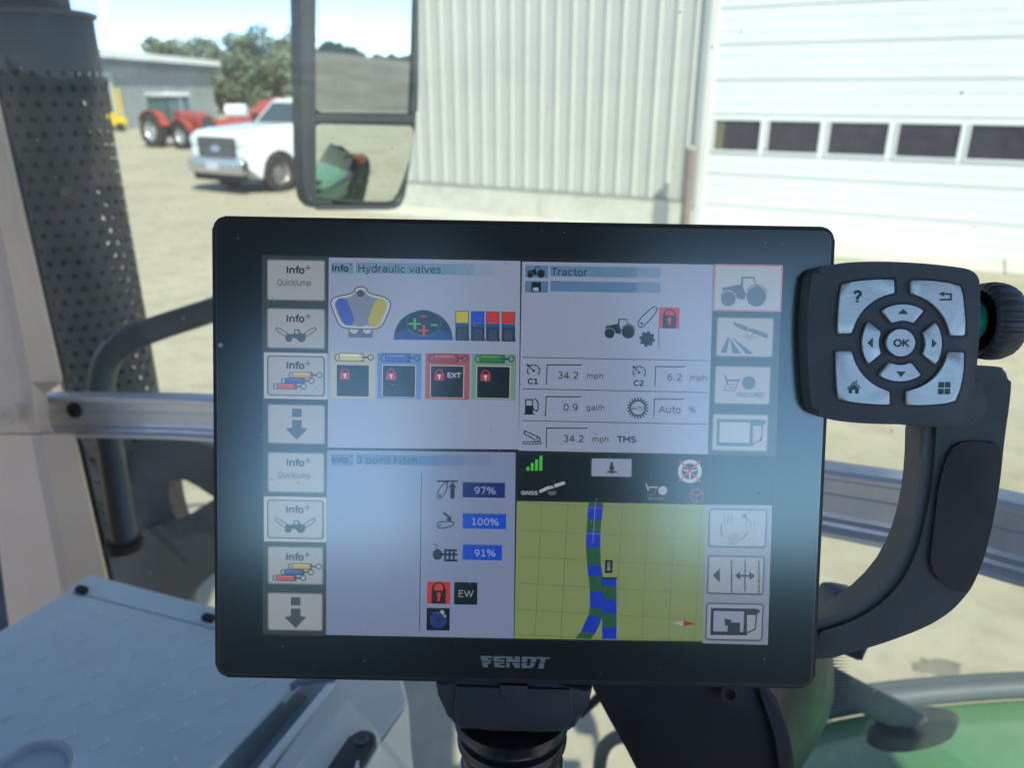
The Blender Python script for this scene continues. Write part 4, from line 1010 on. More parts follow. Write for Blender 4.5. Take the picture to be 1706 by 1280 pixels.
# ---- black arm housing and curved cover right below the screen
ah = thing('armrest_housing', 'large black curved armrest housing behind the lower right of the screen', 'housing', P(1200, 1250, 0.6))
deep = mat('deep_black_panel', (0.010, 0.013, 0.014), 0.55)
pxprism('front_panel', [(960, 1090), (1270, 1090), (1290, 1180), (1325, 1280), (1340, 1380), (1105, 1380), (1062, 1282), (1000, 1172)], 0.50, 0.02, deep, ah, 0.004, 1)
bm = bmesh.new()
rows_ = []
for y, xl, xr in ((1060, 1200, 1384), (1110, 1205, 1390), (1160, 1215, 1390), (1200, 1230, 1378), (1250, 1250, 1352), (1300, 1265, 1322), (1380, 1270, 1290)):
    r = []
    for k in range(11):
        t = k / 10; r.append(bm.verts.new(P(xl + (xr - xl) * t, y + 4 * t, 0.525 + 0.10 * (1 - math.sqrt(max(0, 1 - t ** 2.4))))))
    rows_.append(r)
for i in range(len(rows_) - 1):
    for k in range(10): bm.faces.new((rows_[i][k], rows_[i][k + 1], rows_[i + 1][k + 1], rows_[i + 1][k]))
bm_obj('curved_cover', bm, mat('olive_black_cover', (0.035, 0.045, 0.035), 0.38), ah, True)
pxprism('cover_edge', [(1252, 1120), (1274, 1120), (1300, 1180), (1322, 1250), (1326, 1330), (1300, 1330), (1298, 1250), (1276, 1180)], 0.495, 0.02, mat('dark_grey_edge', (0.028, 0.032, 0.034), 0.5), ah, 0.003, 1)
sc_ = P(1216, 1157, 0.492); bm = bmesh.new(); lathe(bm, [(0, 0.0062), (0.002, 0.006), (0.002, 0.0035), (0, 0.003), (0, 0.0003)], sc_ + FW * 0.001, -FW, 20); bm_obj('screw', bm, mat('dark_grey_edge', (0.028, 0.032, 0.034)), ah, True)
# frit dots on the corner of the glass
bm = bmesh.new()
for j in range(22):
    y = 1096 + j * 5.6
    for i in range(9):
        x = 1386 + i * 4.0 + (2.0 if j % 2 else 0) - max(0, (y - 1165)) * 0.55 + 4.5 * math.sin((y - 1096) / 40)
        rr = 0.00115 * (1 - i / 9.5)
        c = P(x, y, 0.66); v = [bm.verts.new(c + (RT * math.cos(2 * math.pi * k / 6) + UP * math.sin(2 * math.pi * k / 6)) * rr) for k in range(6)]
        bm.faces.new(v)
o = bm_obj('frit_dots', bm, mat('black_frit', (0.02, 0.022, 0.02), 0.5), wg); tag(o, None, None, None, 'stuff')

# ---- round thing below (steering hose loop)
hs = thing('cable_loop', 'dark looped cable on the cab floor right of the screen mount', 'cable', P(1030, 1262, 1.15))
bm = bmesh.new(); tube(bm, spline([P(1008, 1330, 1.12), P(999, 1290, 1.12), P(1004, 1252, 1.12), P(1022, 1232, 1.12), P(1046, 1228, 1.14), P(1080, 1240, 1.16)], 6), 0.010, 12); bm_obj('sleeve', bm, mat('dusty_dark_cable', (0.09, 0.095, 0.085), 0.6), hs, True)
bm = bmesh.new(); tube(bm, [P(965, 1192, 1.0), P(1000, 1160, 1.0), P(1040, 1120, 1.0)], 0.006, 10); bm_obj('tail', bm, bkm, hs, True)

# ================================================================ THE TERMINAL
# display frame fitted to its four corners: rotation (camera space), centre, width and height
DT = Vector((0.00332569, 0.03531463, 0.37238257)); DA, DB, DC = 0.06634617, 0.00324937, 0.01864815
Rx = Matrix.Rotation(DA, 3, 'X'); Ry = Matrix.Rotation(DB, 3, 'Y'); Rz = Matrix.Rotation(DC, 3, 'Z')
RD = Rz @ Ry @ Rx
C2W = Matrix((RT, -UP, FW)).transposed()
DU = C2W @ (RD @ Vector((1, 0, 0))); DVdn = C2W @ (RD @ Vector((0, 1, 0))); DN = -(C2W @ (RD @ Vector((0, 0, 1)))); DV = -DVdn
DO = EYE + C2W @ DT
def DL(px, py, c=0.0):                       # photo pixel -> display-local (u, v) on the plane c metres before the glass
    p = PLN(px, py, DO + DN * c, DN) - DO
    return (p.dot(DU), p.dot(DV))
def DWp(u, v, c=0.0): return DO + DU * u + DV * v + DN * c
def DP(px, py, c=0.0): return DWp(*DL(px, py, c), c)
dt = thing('display_terminal', 'black touchscreen terminal with split farming menus in front of the window', 'display terminal', DO)
WH, HH = 0.148, 0.1129
shell_m = mat('terminal_shell', (0.028, 0.031, 0.034), 0.42, bump=0.1, bscale=1500)
def dprism(name, uv, c, th_, m, bev=0.0, seg=3, parent=dt, smooth=True):
    bm = bmesh.new(); prism(bm, [DWp(u, v, c) for u, v in uv], -DN * th_, bev, seg); return bm_obj(name, bm, m, parent, smooth)
dprism('housing', rcorner(-WH, -HH, WH, HH, 0.0062, 8), 0.0, 0.026, shell_m, 0.0012, 3)
dprism('back_cover', rcorner(-WH + .03, -HH + .02, WH - .03, HH - .02, 0.01, 5), -0.0262, 0.02, shell_m, 0.004, 3)
dprism('bezel', rcorner(-WH + .0022, -HH + .0022, WH - .0022, HH - .0022, 0.0045, 8), 0.0002, 0.0004, mat('black_bezel_print', (0.006, 0.008, 0.010), 0.5, spec=0.2), 0.0)


# a plain sans-serif drawn with strokes (units: 1 em = 10)
def _e(cx, cy, rx, ry, a0, a1, n=9): return [(cx + rx * math.cos(rad(a0 + (a1 - a0) * k / n)), cy + ry * math.sin(rad(a0 + (a1 - a0) * k / n))) for k in range(n + 1)]
X_, C_, A_S = 5.1, 6.9, 7.3
_bowl = _e(3.0, 2.55, 2.1, 2.55, 0, 360, 18)
FONT = {
 ' ': (3.2, []), 'I': (2.95, [[(1.47, .4), (1.47, C_)]]), 'n': (6.3, [[(1.2, .3), (1.2, X_)], _e(3.15, 3.2, 1.95, 1.95, 175, 0) + [(5.1, .3)]]),
 'f': (3.5, [_e(3.3, 6.1, 1.4, 1.3, 90, 180, 6) + [(1.9, .3)], [(.5, 5.0), (3.4, 5.0)]]), 'o': (6.1, [_bowl]), '+': (8.4, [[(1.2, 3.2), (7.2, 3.2)], [(4.2, .2), (4.2, 6.2)]]),
 'Q': (7.9, [_e(3.9, 3.5, 3.1, 3.5, 0, 360, 22), [(4.4, .9), (6.2, -1.1)]]), 'u': (6.3, [[(1.1, X_), (1.1, 2.3)] + _e(3.05, 2.2, 1.95, 1.95, 180, 360), [(5.1, X_), (5.1, .3)]]),
 'i': (2.8, [[(1.4, .3), (1.4, X_)], [(1.4, 6.9), (1.4, 7.3)]]), 'c': (5.5, [_e(3.1, 2.55, 2.1, 2.45, 48, 312, 14)]), 'k': (5.8, [[(1.2, .3), (1.2, A_S)], [(5.0, X_), (1.3, 2.4)], [(2.3, 3.2), (5.3, .3)]]),
 'J': (2.95, [[(1.5, C_), (1.5, .2)] + _e(.2, 0, 1.3, 1.4, 0, -85, 5)]), 'm': (9.7, [[(1.2, .3), (1.2, X_)], _e(3.0, 3.3, 1.75, 1.75, 175, 0) + [(4.75, .3)], _e(6.6, 3.3, 1.85, 1.75, 175, 0) + [(8.45, .3)]]),
 'p': (6.35, [[(1.2, -1.9), (1.2, X_)], _e(3.3, 2.55, 2.05, 2.5, 180, -180, 18)]), 'H': (7.5, [[(1.3, .3), (1.3, C_)], [(6.2, .3), (6.2, C_)], [(1.3, 3.8), (6.2, 3.8)]]),
 'y': (5.9, [[(.6, X_), (2.95, .3)], [(5.3, X_), (2.7, -1.2), (1.9, -1.8), (.9, -1.8)]]), 'd': (6.35, [[(5.1, .3), (5.1, A_S)], _e(3.05, 2.55, 2.05, 2.5, 0, 360, 18)]),
 'r': (4.1, [[(1.2, .3), (1.2, X_)], _e(3.3, 3.1, 2.1, 2.0, 175, 85, 6)]), 'a': (6.1, [[(1.2, 4.7)] + _e(3.0, 3.4, 1.9, 1.8, 95, 0, 6) + [(4.9, .3)], [(4.9, 3.0), (2.8, 3.0)] + _e(2.7, 1.6, 1.8, 1.35, 90, 270, 8) + [(3.6, .5), (4.9, 1.9)]]),
 'l': (2.8, [[(1.4, .3), (1.4, A_S)]]), 'v': (5.9, [[(.6, X_), (2.95, .4), (5.3, X_)]]), 'e': (6.15, [[(1.0, 2.7), (5.2, 2.7)] + _e(3.1, 2.7, 2.1, 2.35, 0, 320, 16)]),
 's': (5.2, [_e(2.6, 3.85, 1.6, 1.15, 30, 240, 8) + _e(2.6, 1.5, 1.7, 1.2, 60, -150, 9)]), '3': (6.36, [_e(2.9, 5.25, 1.9, 1.65, 140, -85, 10) , _e(2.9, 2.0, 2.2, 1.75, 85, -140, 10)]),
 't': (3.9, [[(1.9, 6.7), (1.9, 1.6)] + _e(3.1, 1.5, 1.2, 1.1, 180, 270, 5) + [(3.5, .4)], [(.5, 5.0), (3.5, 5.0)]]), 'h': (6.3, [[(1.2, .3), (1.2, A_S)], _e(3.15, 3.2, 1.95, 1.95, 175, 0) + [(5.1, .3)]]),
 'T': (6.1, [[(.2, C_ - .1), (5.9, C_ - .1)], [(3.05, .3), (3.05, C_)]]), 'C': (7.0, [_e(4.0, 3.5, 3.1, 3.3, 48, 312, 16)]), '1': (6.36, [[(1.5, 6.0), (3.3, 6.8), (3.3, .4)], [(1.4, .4), (5.2, .4)]]),
 '2': (6.36, [_e(3.0, 5.2, 1.95, 1.75, 150, -20, 9) + [(1.1, .5), (5.1, .5)]]), '4': (6.36, [[(5.8, 2.0), (.7, 2.0), (4.1, 6.8), (4.1, .3)]]), '.': (3.2, [[(1.6, .3), (1.6, .7)]]),
 '6': (6.36, [_e(3.2, 2.3, 2.0, 2.05, 0, 360, 16), [(1.2, 2.6)] + _e(3.7, 3.4, 2.5, 3.3, 170, 75, 7)]), '0': (6.36, [_e(3.18, 3.5, 2.15, 3.3, 0, 360, 20)]), '9': (6.36, [_e(3.1, 4.7, 2.0, 2.05, 0, 360, 16), [(5.1, 4.4)] + _e(2.6, 3.6, 2.5, 3.3, -10, -105, 7)]),
 '7': (6.36, [[(.9, 6.7), (5.3, 6.7), (2.4, .3)]]), '5': (6.36, [[(5, 6.7), (1.4, 6.7), (1.4, 4.1)] + _e(2.9, 2.3, 2.2, 1.95, 120, -140, 10)]), '8': (6.36, [_e(3.2, 5.2, 1.85, 1.55, 0, 360, 14), _e(3.2, 2.0, 2.1, 1.75, 0, 360, 14)]),
 'g': (6.35, [[(5.1, X_), (5.1, .1)] + _e(3.1, 0, 2.0, 1.8, 0, -130, 7), _e(3.05, 2.65, 2.05, 2.4, 0, 360, 18)]), '/': (3.4, [[(2.9, 7.0), (.5, -.6)]]), 'A': (6.8, [[(.4, .3), (3.4, 6.8), (6.4, .3)], [(1.6, 2.4), (5.2, 2.4)]]),
 '%': (9.5, [_e(2.2, 5.2, 1.4, 1.6, 0, 360, 14), _e(7.3, 1.8, 1.4, 1.6, 0, 360, 14), [(7.1, 6.8), (2.4, .2)]]), 'M': (8.6, [[(1.3, .3), (1.3, 6.7), (4.3, 2.4), (7.3, 6.7), (7.3, .3)]]),
 'S': (6.35, [_e(3.2, 5.2, 2.1, 1.6, 35, 250, 9) + _e(3.1, 2.0, 2.2, 1.65, 65, -145, 9)]), 'E': (6.3, [[(5.4, .4), (1.3, .4), (1.3, 6.8), (5.3, 6.8)], [(1.3, 3.8), (5.0, 3.8)]]), 'X': (6.85, [[(.8, .3), (6.0, 6.8)], [(6.0, .3), (.8, 6.8)]]),
 'W': (9.9, [[(.6, 6.8), (2.7, .4), (4.95, 6.6), (7.2, .4), (9.3, 6.8)]]), 'R': (6.95, [[(1.3, .3), (1.3, 6.7), (3.4, 6.7)] + _e(3.6, 5.1, 1.7, 1.6, 90, -90, 7) + [(1.4, 3.5)], [(3.8, 3.4), (6.0, .3)]]),
 'O': (7.9, [_e(3.95, 3.5, 3.15, 3.3, 0, 360, 22)]), 'D': (7.7, [[(1.3, .4), (1.3, 6.7), (3.0, 6.7)] + _e(3.2, 3.55, 3.4, 3.15, 90, -90, 12) + [(1.3, .4)]]), 'G': (7.75, [_e(4.1, 3.5, 3.2, 3.3, 48, 320, 16) + [(6.6, 3.3), (4.3, 3.3)]]),
 'N': (7.5, [[(1.3, .3), (1.3, 6.7), (6.2, .5), (6.2, 6.9)]]), 'K': (6.6, [[(1.3, .3), (1.3, 6.8)], [(6.0, 6.8), (1.4, 3.2)], [(2.6, 4.0), (6.3, .3)]]), 'U': (7.3, [[(1.2, 6.8), (1.2, 2.6)] + _e(3.65, 2.6, 2.45, 2.2, 180, 360, 9) + [(6.1, 6.8)]]),
 '?': (5.3, [_e(2.6, 5.2, 1.7, 1.65, 165, -20, 8) + [(2.7, 3.3), (2.55, 2.1)], [(2.55, .3), (2.55, .7)]]),
}
def glyphs(txt, em, bold, stretch):
    """stroke quads of a line of text: list of 4-point quads, and its width; origin at the left end, mid cap height"""
    wt = (1.65 if bold else 1.02); x = 0; out = []; ext = 1.10 if bold else 1.0
    for ch in txt:
        adv, strokes = FONT[ch]
        for st in strokes:
            for i in range(len(st) - 1):
                p = Vector(st[i]); q = Vector(st[i + 1]); d = q - p
                if d.length < 1e-6: continue
                d.normalize(); n = Vector((-d.y, d.x)) * wt / 2
                e0_ = d * wt * (0.30 if i == 0 else 0.22); e1_ = d * wt * (0.30 if i == len(st) - 2 else 0.22)
                out.append([(((v.x * ext) + x) * em / 10 * stretch, (v.y - 3.5) * em / 10) for v in (p - e0_ + n, q + e1_ + n, q + e1_ - n, p - e0_ - n)])
        x += adv * ext
    return out, x * em / 10 * stretch

class Art:
    """flat pictures made of coloured shapes lying on the screen"""
    def __init__(s, base=0.0003): s.b = base; s.v = []; s.f = []; s.m = []; s.mats = []
    def _mi(s, col):
        m = glow(col) if not isinstance(col, bpy.types.Material) else col
        if m not in s.mats: s.mats.append(m)
        return s.mats.index(m)
    def uv(s, pts, col, ly=0):
        c = s.b + ly * 0.00002
        i0 = len(s.v); s.v += [tuple(DWp(u, v, c)) for u, v in pts]
        if len(pts) > 4:
            for t in tessellate_polygon([[Vector((u, v, 0)) for u, v in pts]]): s.f.append(tuple(i0 + k for k in t)); s.m.append(s._mi(col))
        else:
            s.f.append(tuple(range(i0, i0 + len(pts)))); s.m.append(s._mi(col))
    def poly(s, px, col, ly=0): s.uv([DL(x, y) for x, y in px], col, ly)
    def rect(s, x0, y0, x1, y1, col, ly=0, r=0):
        a = DL(x0, y0); b = DL(x1, y1)
        if r: s.uv(rcorner(a[0], b[1], b[0], a[1], r * K, 4), col, ly)
        else: s.uv([(a[0], a[1]), (b[0], a[1]), (b[0], b[1]), (a[0], b[1])], col, ly)
    def circ(s, x, y, r, col, ly=0, ry=None, n=24):
        u, v = DL(x, y); s.uv([(u + r * K * math.cos(2 * math.pi * k / n), v + (ry or r) * K * math.sin(2 * math.pi * k / n)) for k in range(n)], col, ly)
    def ring(s, x, y, r, w, col, ly=0, a0=0, a1=360, n=28):
        u, v = DL(x, y); r0 = (r - w / 2) * K; r1 = (r + w / 2) * K
        for k in range(n):
            p, q = rad(a0 + (a1 - a0) * k / n), rad(a0 + (a1 - a0) * (k + 1) / n)
            s.uv([(u + r0 * math.cos(p), v + r0 * math.sin(p)), (u + r1 * math.cos(p), v + r1 * math.sin(p)), (u + r1 * math.cos(q), v + r1 * math.sin(q)), (u + r0 * math.cos(q), v + r0 * math.sin(q))], col, ly)
    def line(s, px, w, col, ly=0, closed=False):
        P_ = [Vector(DL(x, y)) for x, y in px]
        if closed: P_.append(P_[0])
        for a, b in zip(P_[:-1], P_[1:]):
            d = (b - a)
            if d.length < 1e-9: continue
            d.normalize(); n = Vector((-d.y, d.x)) * w * K / 2; e = d * w * K * 0.35
            s.uv([tuple(a - e + n), tuple(b + e + n), tuple(b + e - n), tuple(a - e - n)], col, ly)
    def text(s, x, y, h, txt, col, ly=0, align='LEFT', bold=0.0, stretch=1.0):
        em = h * 0.76 * K; qs, wd = glyphs(txt, em, bold >= 0.012, stretch)
        u, v = DL(x, y); u -= wd * {'LEFT': 0, 'CENTER': 0.5, 'RIGHT': 1.0}[align]
        for q in qs: s.uv([(u + a_, v + b_) for a_, b_ in q], col, ly)
    def done(s, name, parent=dt):
        me = bpy.data.meshes.new(name); me.from_pydata(s.v, [], s.f)
        o = link(name, me, s.mats, parent)
        for p, m_ in zip(me.polygons, s.m): p.material_index = m_
        return o
K = 0.296 / 1037.0                             # metres per photo pixel on the glass

PANEL = (172, 184, 214); DK = (62, 72, 76); INK = (34, 44, 52); BTN = (186, 190, 196); BLK = (10, 16, 18)
TOPP = (176, 190, 216)
a = Art(0.00028)
a.poly([(436, 423), (1303, 437), (1279, 1077), (437, 1059)], (30, 38, 42), 0)
scr = a.done('screen')
def art(): return Art(0.00032)
# panels ---------------------------------------------------------------
def panel(name, pts, col):
    a = Art(0.00030); a.poly(pts, col, 0); return a.done(name, scr)
panel('button_column', [(437, 426), (547, 428), (544, 1060), (438, 1057)], DK)
panel('valve_panel', [(548, 429), (867, 435), (864, 749), (546, 746)], PANEL)
panel('hitch_panel', [(545, 750), (859, 754), (856, 1064), (543, 1058)], (148, 162, 200))
panel('tractor_panel', [(870, 436), (1189, 441), (1179, 757), (864, 751)], PANEL)
panel('soft_key_column', [(1187, 440), (1303, 441), (1292, 760), (1178, 758)], (80, 92, 98))
panel('guidance_bar', [(863, 757), (1290, 760), (1286, 842), (861, 834)], BLK)
panel('soft_key_column', [(1176, 841), (1286, 842), (1279, 1075), (1170, 1072)], (158, 166, 186))
# field map
a = Art(0.00030)
a.poly([(861, 835), (1176, 841), (1170, 1069), (857, 1064)], (150, 168, 108), 0)
GR = (112, 126, 76)
for i, x in enumerate((900, 943, 988, 1034, 1078, 1122, 1166)):
    a.line([(x + 3, 838 + i * 0.8), (x - 9, 1066)], 1.0, GR, 1)
for y in (837, 883, 927, 972, 1016, 1058):
    a.line([(862, y), (1172, y + 17 if y < 1040 else y + 10)], 1.0, GR, 1)
BL = (26, 62, 208); GN = (50, 100, 66)
segs = [((981, 836), (1004, 837), GN), ((980, 843), (1005, 844), BL), ((978, 865), (1002, 866), GN), ((977, 885), (1000, 886), BL), ((976, 912), (1000, 913), GN), ((978, 941), (1001, 942), BL), ((980, 959), (1004, 960), GN), ((983, 985), (1007, 986), BL), ((983, 1013), (1010, 1014), GN), ((981, 1024), (1003, 1030), BL), ((968, 1052), (992, 1055), GN), ((958, 1064), (984, 1065), GN)]
for q, r_ in zip(segs[:-1], segs[1:]): a.poly([q[0], q[1], r_[1], r_[0]], q[2], 2)
seg2 = [((1003, 964), (1027, 964), BL), ((1003, 976), (1027, 977), GN), ((1006, 998), (1027, 999), BL), ((1003, 1021), (1027, 1022), GN), ((1003, 1045), (1027, 1046), BL), ((1003, 1065), (1027, 1065), BL)]
for q, r_ in zip(seg2[:-1], seg2[1:]): a.poly([q[0], q[1], r_[1], r_[0]], q[2], 3)
a.line([(1003, 963.5), (1027, 963.5)], 3, (18, 30, 50), 4)
a.line([(992, 837), (988, 900), (986, 905)], 1.0, (150, 170, 230), 4); a.line([(1027, 965), (1027, 1066)], 1.0, (120, 140, 210), 4); a.line([(979, 846), (1005, 847)], 1.0, (140, 160, 230), 4); a.line([(977, 889), (1000, 890)], 1.0, (140, 160, 230), 4)
a.rect(1008, 933, 1020, 955, (14, 26, 24), 4); a.rect(1011.5, 936, 1016.5, 945, (120, 136, 130), 5); a.circ(1014, 948, 3.2, (150, 160, 150), 5)
a.poly([(1119, 1038), (1138, 1034), (1138, 1044)], (190, 190, 180), 4); a.poly([(1138, 1034), (1160, 1039), (1138, 1044)], (190, 54, 40), 4)
a.done('field_map', scr)

def tractor_icon(a, x, y, s, col, ly=2, glass=PANEL):
    """side view of a tractor, about 86 px wide at s=1, bonnet to the left"""
    def t(p): return [(x + u * s, y + v * s) for u, v in p]
    a.circ(x - 30 * s, y + 17 * s, 13.5 * s, col, ly); a.circ(x + 20 * s, y + 13 * s, 18 * s, col, ly)
    a.poly(t([(-42, -2), (-8, -9), (-6, -22), (-4, -22), (-3, 0), (2, 8), (-1, 19), (-14, 17), (-18, 6), (-28, 0), (-40, 3)]), col, ly)
    a.ring(x + 20 * s, y + 13 * s, 20.5 * s, 1.8 * s, col, ly, 20, 150, 12)
    a.ring(x - 30 * s, y + 17 * s, 15.5 * s, 1.4 * s, col, ly, 20, 160, 10)
    a.poly(t([(-7, -22), (17, -22), (17, -19), (-7, -19)]), col, ly)
    a.line(t([(15, -21), (19, -8), (25, -4)]), 2 * s, col, ly); a.line(t([(-6, -22), (-5, -4)]), 2 * s, col, ly)
def arms_icon(a, x, y, col, ly=2):
    a.circ(x - 12, y + 10, 6, col, ly); a.circ(x + 9, y + 9, 7.5, col, ly)
    a.poly([(x - 14, y + 3), (x - 3, y + 2), (x - 3, y - 5), (x + 5, y - 5), (x + 9, y + 2), (x + 4, y + 11), (x - 6, y + 9)], col, ly)
    a.poly([(x - 1, y - 3), (x + 3, y - 3), (x + 5, y + 2), (x - 1, y + 2)], BTN, ly + 1)
    for sx in (-1, 1):
        o = [(x + sx * q[0], y + q[1]) for q in ((10, 4), (14, 9), (34, -4), (32, -10))]
        a.line(chaikin([Vector((p[0], p[1])) for p in o], 1), 1.6, col, ly, True); a.circ(x + sx * 15, y + 4, 1.6, col, ly)
def cylinder_icon(a, x, y, L_, r, body, ink, ly=2):
    a.ring(x - L_ / 2 - 1, y, r * 0.95, 1.8, ink, ly, 90, 270, 10)
    a.rect(x - L_ / 2, y - r - 0.8, x + L_ / 2, y + r + 0.8, ink, ly, 2); a.rect(x - L_ / 2 + 1.2, y - r + 0.4, x + L_ / 2 - 6, y + r - 0.6, body, ly + 1)
    a.rect(x - L_ / 2 + 2, y - r + 1.2, x + L_ / 2 - 8, y - r * 0.3, tuple(min(255, c_ + 46) for c_ in body), ly + 2)
    a.circ(x + L_ / 2 - 5, y, r * 0.8, body, ly + 1, n=12)
    a.rect(x + L_ / 2 - 4, y - 1.6, x + L_ / 2 + 7, y + 1.6, ink, ly + 2); a.ring(x + L_ / 2 + 11, y, 4.6, 1.7, ink, ly + 1, n=16)
def lock_icon(a, x0, y0, s, ly, bgc=(200, 62, 62), hole=(232, 232, 236)):
    a.rect(x0, y0 + 8 * s, x0 + 16 * s, y0 + 20 * s, bgc, ly); a.ring(x0 + 8 * s, y0 + 8 * s, 6 * s, 2 * s, bgc, ly, 0, 180, 10)
    a.circ(x0 + 8 * s, y0 + 12 * s, 2.6 * s, hole, ly + 1, n=12); a.rect(x0 + 7 * s, y0 + 12 * s, x0 + 9.2 * s, y0 + 18 * s, hole, ly + 1)
def button(a, x0, y0, x1, y1, sel=False, out=None):
    if sel:
        a.rect(x0 - 6, y0 - 5, x1 + 5, y1 + 5, out or (200, 206, 212), 0); a.rect(x0 - 1, y0, x1 + 1, y1, (104, 112, 124), 1, 6); a.rect(x0 + 1.6, y0 + 2.2, x1 - 2, y1 - 2.4, BTN, 2, 4)
    else:
        a.rect(x0 - 1, y0 - 1, x1 + 1, y1 + 1, (132, 140, 142), 1, 4); a.rect(x0 + 1, y0 + 1, x1 - 1, y1 - 1, BTN, 2, 3)
BI = (84, 92, 96)
def b_info(a, x, y):
    a.text(x - 2, y, 20, 'Info', INK, 4, 'CENTER', 0.025); a.text(x + 19, y - 4, 19, '+', INK, 4, 'CENTER', 0.0)
L_btn = [(446, 433, 541, 501, 0, 'q'), (446, 514, 541, 581, 0, 'a'), (446, 592, 541, 661, 1, 'c'), (447, 674, 541, 740, 0, 'd'), (447, 754, 540, 821, 0, 'q'), (446, 832, 539, 899, 1, 'a'), (447, 911, 538, 974, 0, 'c'), (447, 988, 537, 1051, 0, 'd')]
for x0, y0, x1, y1, sel, kd in L_btn:
    a = art(); button(a, x0, y0, x1, y1, bool(sel)); cx_ = (x0 + x1) / 2 + 1
    if kd in 'qac': b_info(a, cx_, y0 + 17)
    if kd == 'q': a.text(cx_ - 4, y0 + 38, 17.5, 'QuickJump', (60, 68, 82), 4, 'CENTER', 0.004, 0.80)
    if kd == 'a': arms_icon(a, cx_ - 1, y0 + 40, BI if y0 < 600 else (40, 48, 52), 4)
    if kd == 'c':
        for j, cc_ in enumerate(((214, 178, 92), (70, 96, 170), (204, 92, 84))): cylinder_icon(a, cx_ + 10 - j * 13, y0 + 33 + j * 9.5, 34, 4.6, cc_, BI if y0 < 700 else (50, 56, 62), 4 + j * 5)
    if kd == 'd':
        a.rect(cx_ - 8, y0 + 7, cx_ + 8, y0 + 21, BI, 4); a.poly([(cx_ - 8, y0 + 26), (cx_ + 8, y0 + 26), (cx_ + 8, y0 + 39), (cx_ + 18, y0 + 40), (cx_, y0 + 59), (cx_ - 19, y0 + 40), (cx_ - 8, y0 + 39)], BI, 4)
    a.done('menu_button', scr)
# --- valve panel content
HB = (128, 164, 196)
a = art(); a.rect(552, 437, 589, 456, HB, 1); a.rect(593, 437, 760, 458, HB, 1); a.rect(760, 439, 790, 459, (142, 172, 202), 1); a.rect(790, 440, 825, 459, (158, 180, 208), 1)
a.text(567, 447, 18, 'Info', (36, 52, 74), 3, 'CENTER', 0.02); a.text(585, 441, 12, '+', (36, 52, 74), 3, 'CENTER', 0.0); a.text(596, 447, 22.5, 'Hydraulic valves', (38, 56, 82), 3, 'LEFT', 0.0, 0.99); a.done('heading', scr)
a = art()
out_ = chaikin([Vector(q) for q in ((590, 489), (593, 478), (610, 478), (613, 489), (640, 494), (653, 504), (648, 520), (636, 546), (620, 549), (585, 548), (566, 545), (557, 522), (550, 505), (556, 495))], 2)
a.poly(out_, (206, 212, 226), 2); a.line(out_, 1.8, (60, 72, 92), 4, True)
inn = chaikin([Vector(q) for q in ((588, 494), (594, 484), (608, 484), (613, 494), (640, 499), (647, 507), (632, 541), (615, 544), (588, 544), (570, 540), (556, 508), (562, 499))], 2)
a.poly(inn, (140, 150, 178), 3); a.circ(601, 489, 6, (78, 88, 110), 5)
for (x0, y0, x1, y1, c_) in ((570, 507, 580, 532, (74, 104, 202)), (634, 508, 624, 534, (196, 190, 78))):
    d = Vector((x1 - x0, y1 - y0)).normalized(); n_2 = Vector((-d.y, d.x)); r_ = 10.5
    pp = [Vector((x0, y0)) + (-d * math.cos(t) + n_2 * math.sin(t)) * r_ for t in [rad(v) for v in range(-90, 91, 18)]] + [Vector((x1, y1)) + (d * math.cos(t) - n_2 * math.sin(t)) * r_ for t in [rad(v) for v in range(-90, 91, 18)]]
    a.poly(pp, c_, 6)
a.rect(581, 549, 621, 563, (110, 120, 140), 2); a.circ(590, 549, 8, (206, 212, 226), 3, n=16); a.circ(612, 549, 8, (206, 212, 226), 3, n=16); a.ring(590, 549, 8, 1.2, (80, 90, 110), 4, 180, 360, 12); a.ring(612, 549, 8, 1.2, (80, 90, 110), 4, 180, 360, 12)
a.done('joystick_icon', scr)
a = art()
dome = [(656, 566)] + [(705 + 49 * math.cos(rad(180 - t)), 565 - 48 * math.sin(rad(180 - t))) for t in range(0, 181, 10)] + [(755, 567)]
a.poly(dome, (36, 50, 90), 2); a.poly([(656, 566)] + [(705 + 49 * math.cos(rad(180 - t)), 562 - 15 * math.sin(rad(180 - t))) for t in range(0, 181, 15)] + [(755, 567)], (40, 78, 156), 3)
a.circ(706, 538, 29, (92, 116, 160), 4, 22, 32); a.circ(706, 538, 28, (34, 42, 60), 5, 20.8, 32)
a.rect(681, 538, 701, 541.5, (84, 196, 84), 6); a.rect(689.5, 530, 693, 549, (84, 196, 84), 6); a.rect(718, 540, 729, 543, (84, 196, 84), 6)
a.rect(697, 549, 715, 552, (206, 78, 74), 6); a.rect(704.5, 541, 708, 560, (206, 78, 74), 6); a.rect(701, 526, 711, 529, (190, 70, 70), 6)
a.done('cross_lever_icon', scr)
for x, c_ in ((759, (214, 202, 50)), (785, (44, 86, 220)), (810, (220, 58, 52)), (836, (220, 58, 52))):
    a = art(); y = 518 + (x - 759) * 0.02
    a.rect(x, y + 44, x + 23, y + 50, (24, 30, 44), 1); a.rect(x, y + 20, x + 22, y + 49, (40, 58, 90), 2); a.rect(x + 4, y + 30, x + 18, y + 49, (72, 84, 112), 3); a.rect(x - 0.5, y + 20, x + 22, y + 27, (46, 92, 150), 4); a.rect(x, y, x + 22, y + 20, (30, 40, 70), 3); a.rect(x + 1, y + 1, x + 21, y + 20, c_, 5)
    a.done('lever_icon', scr)
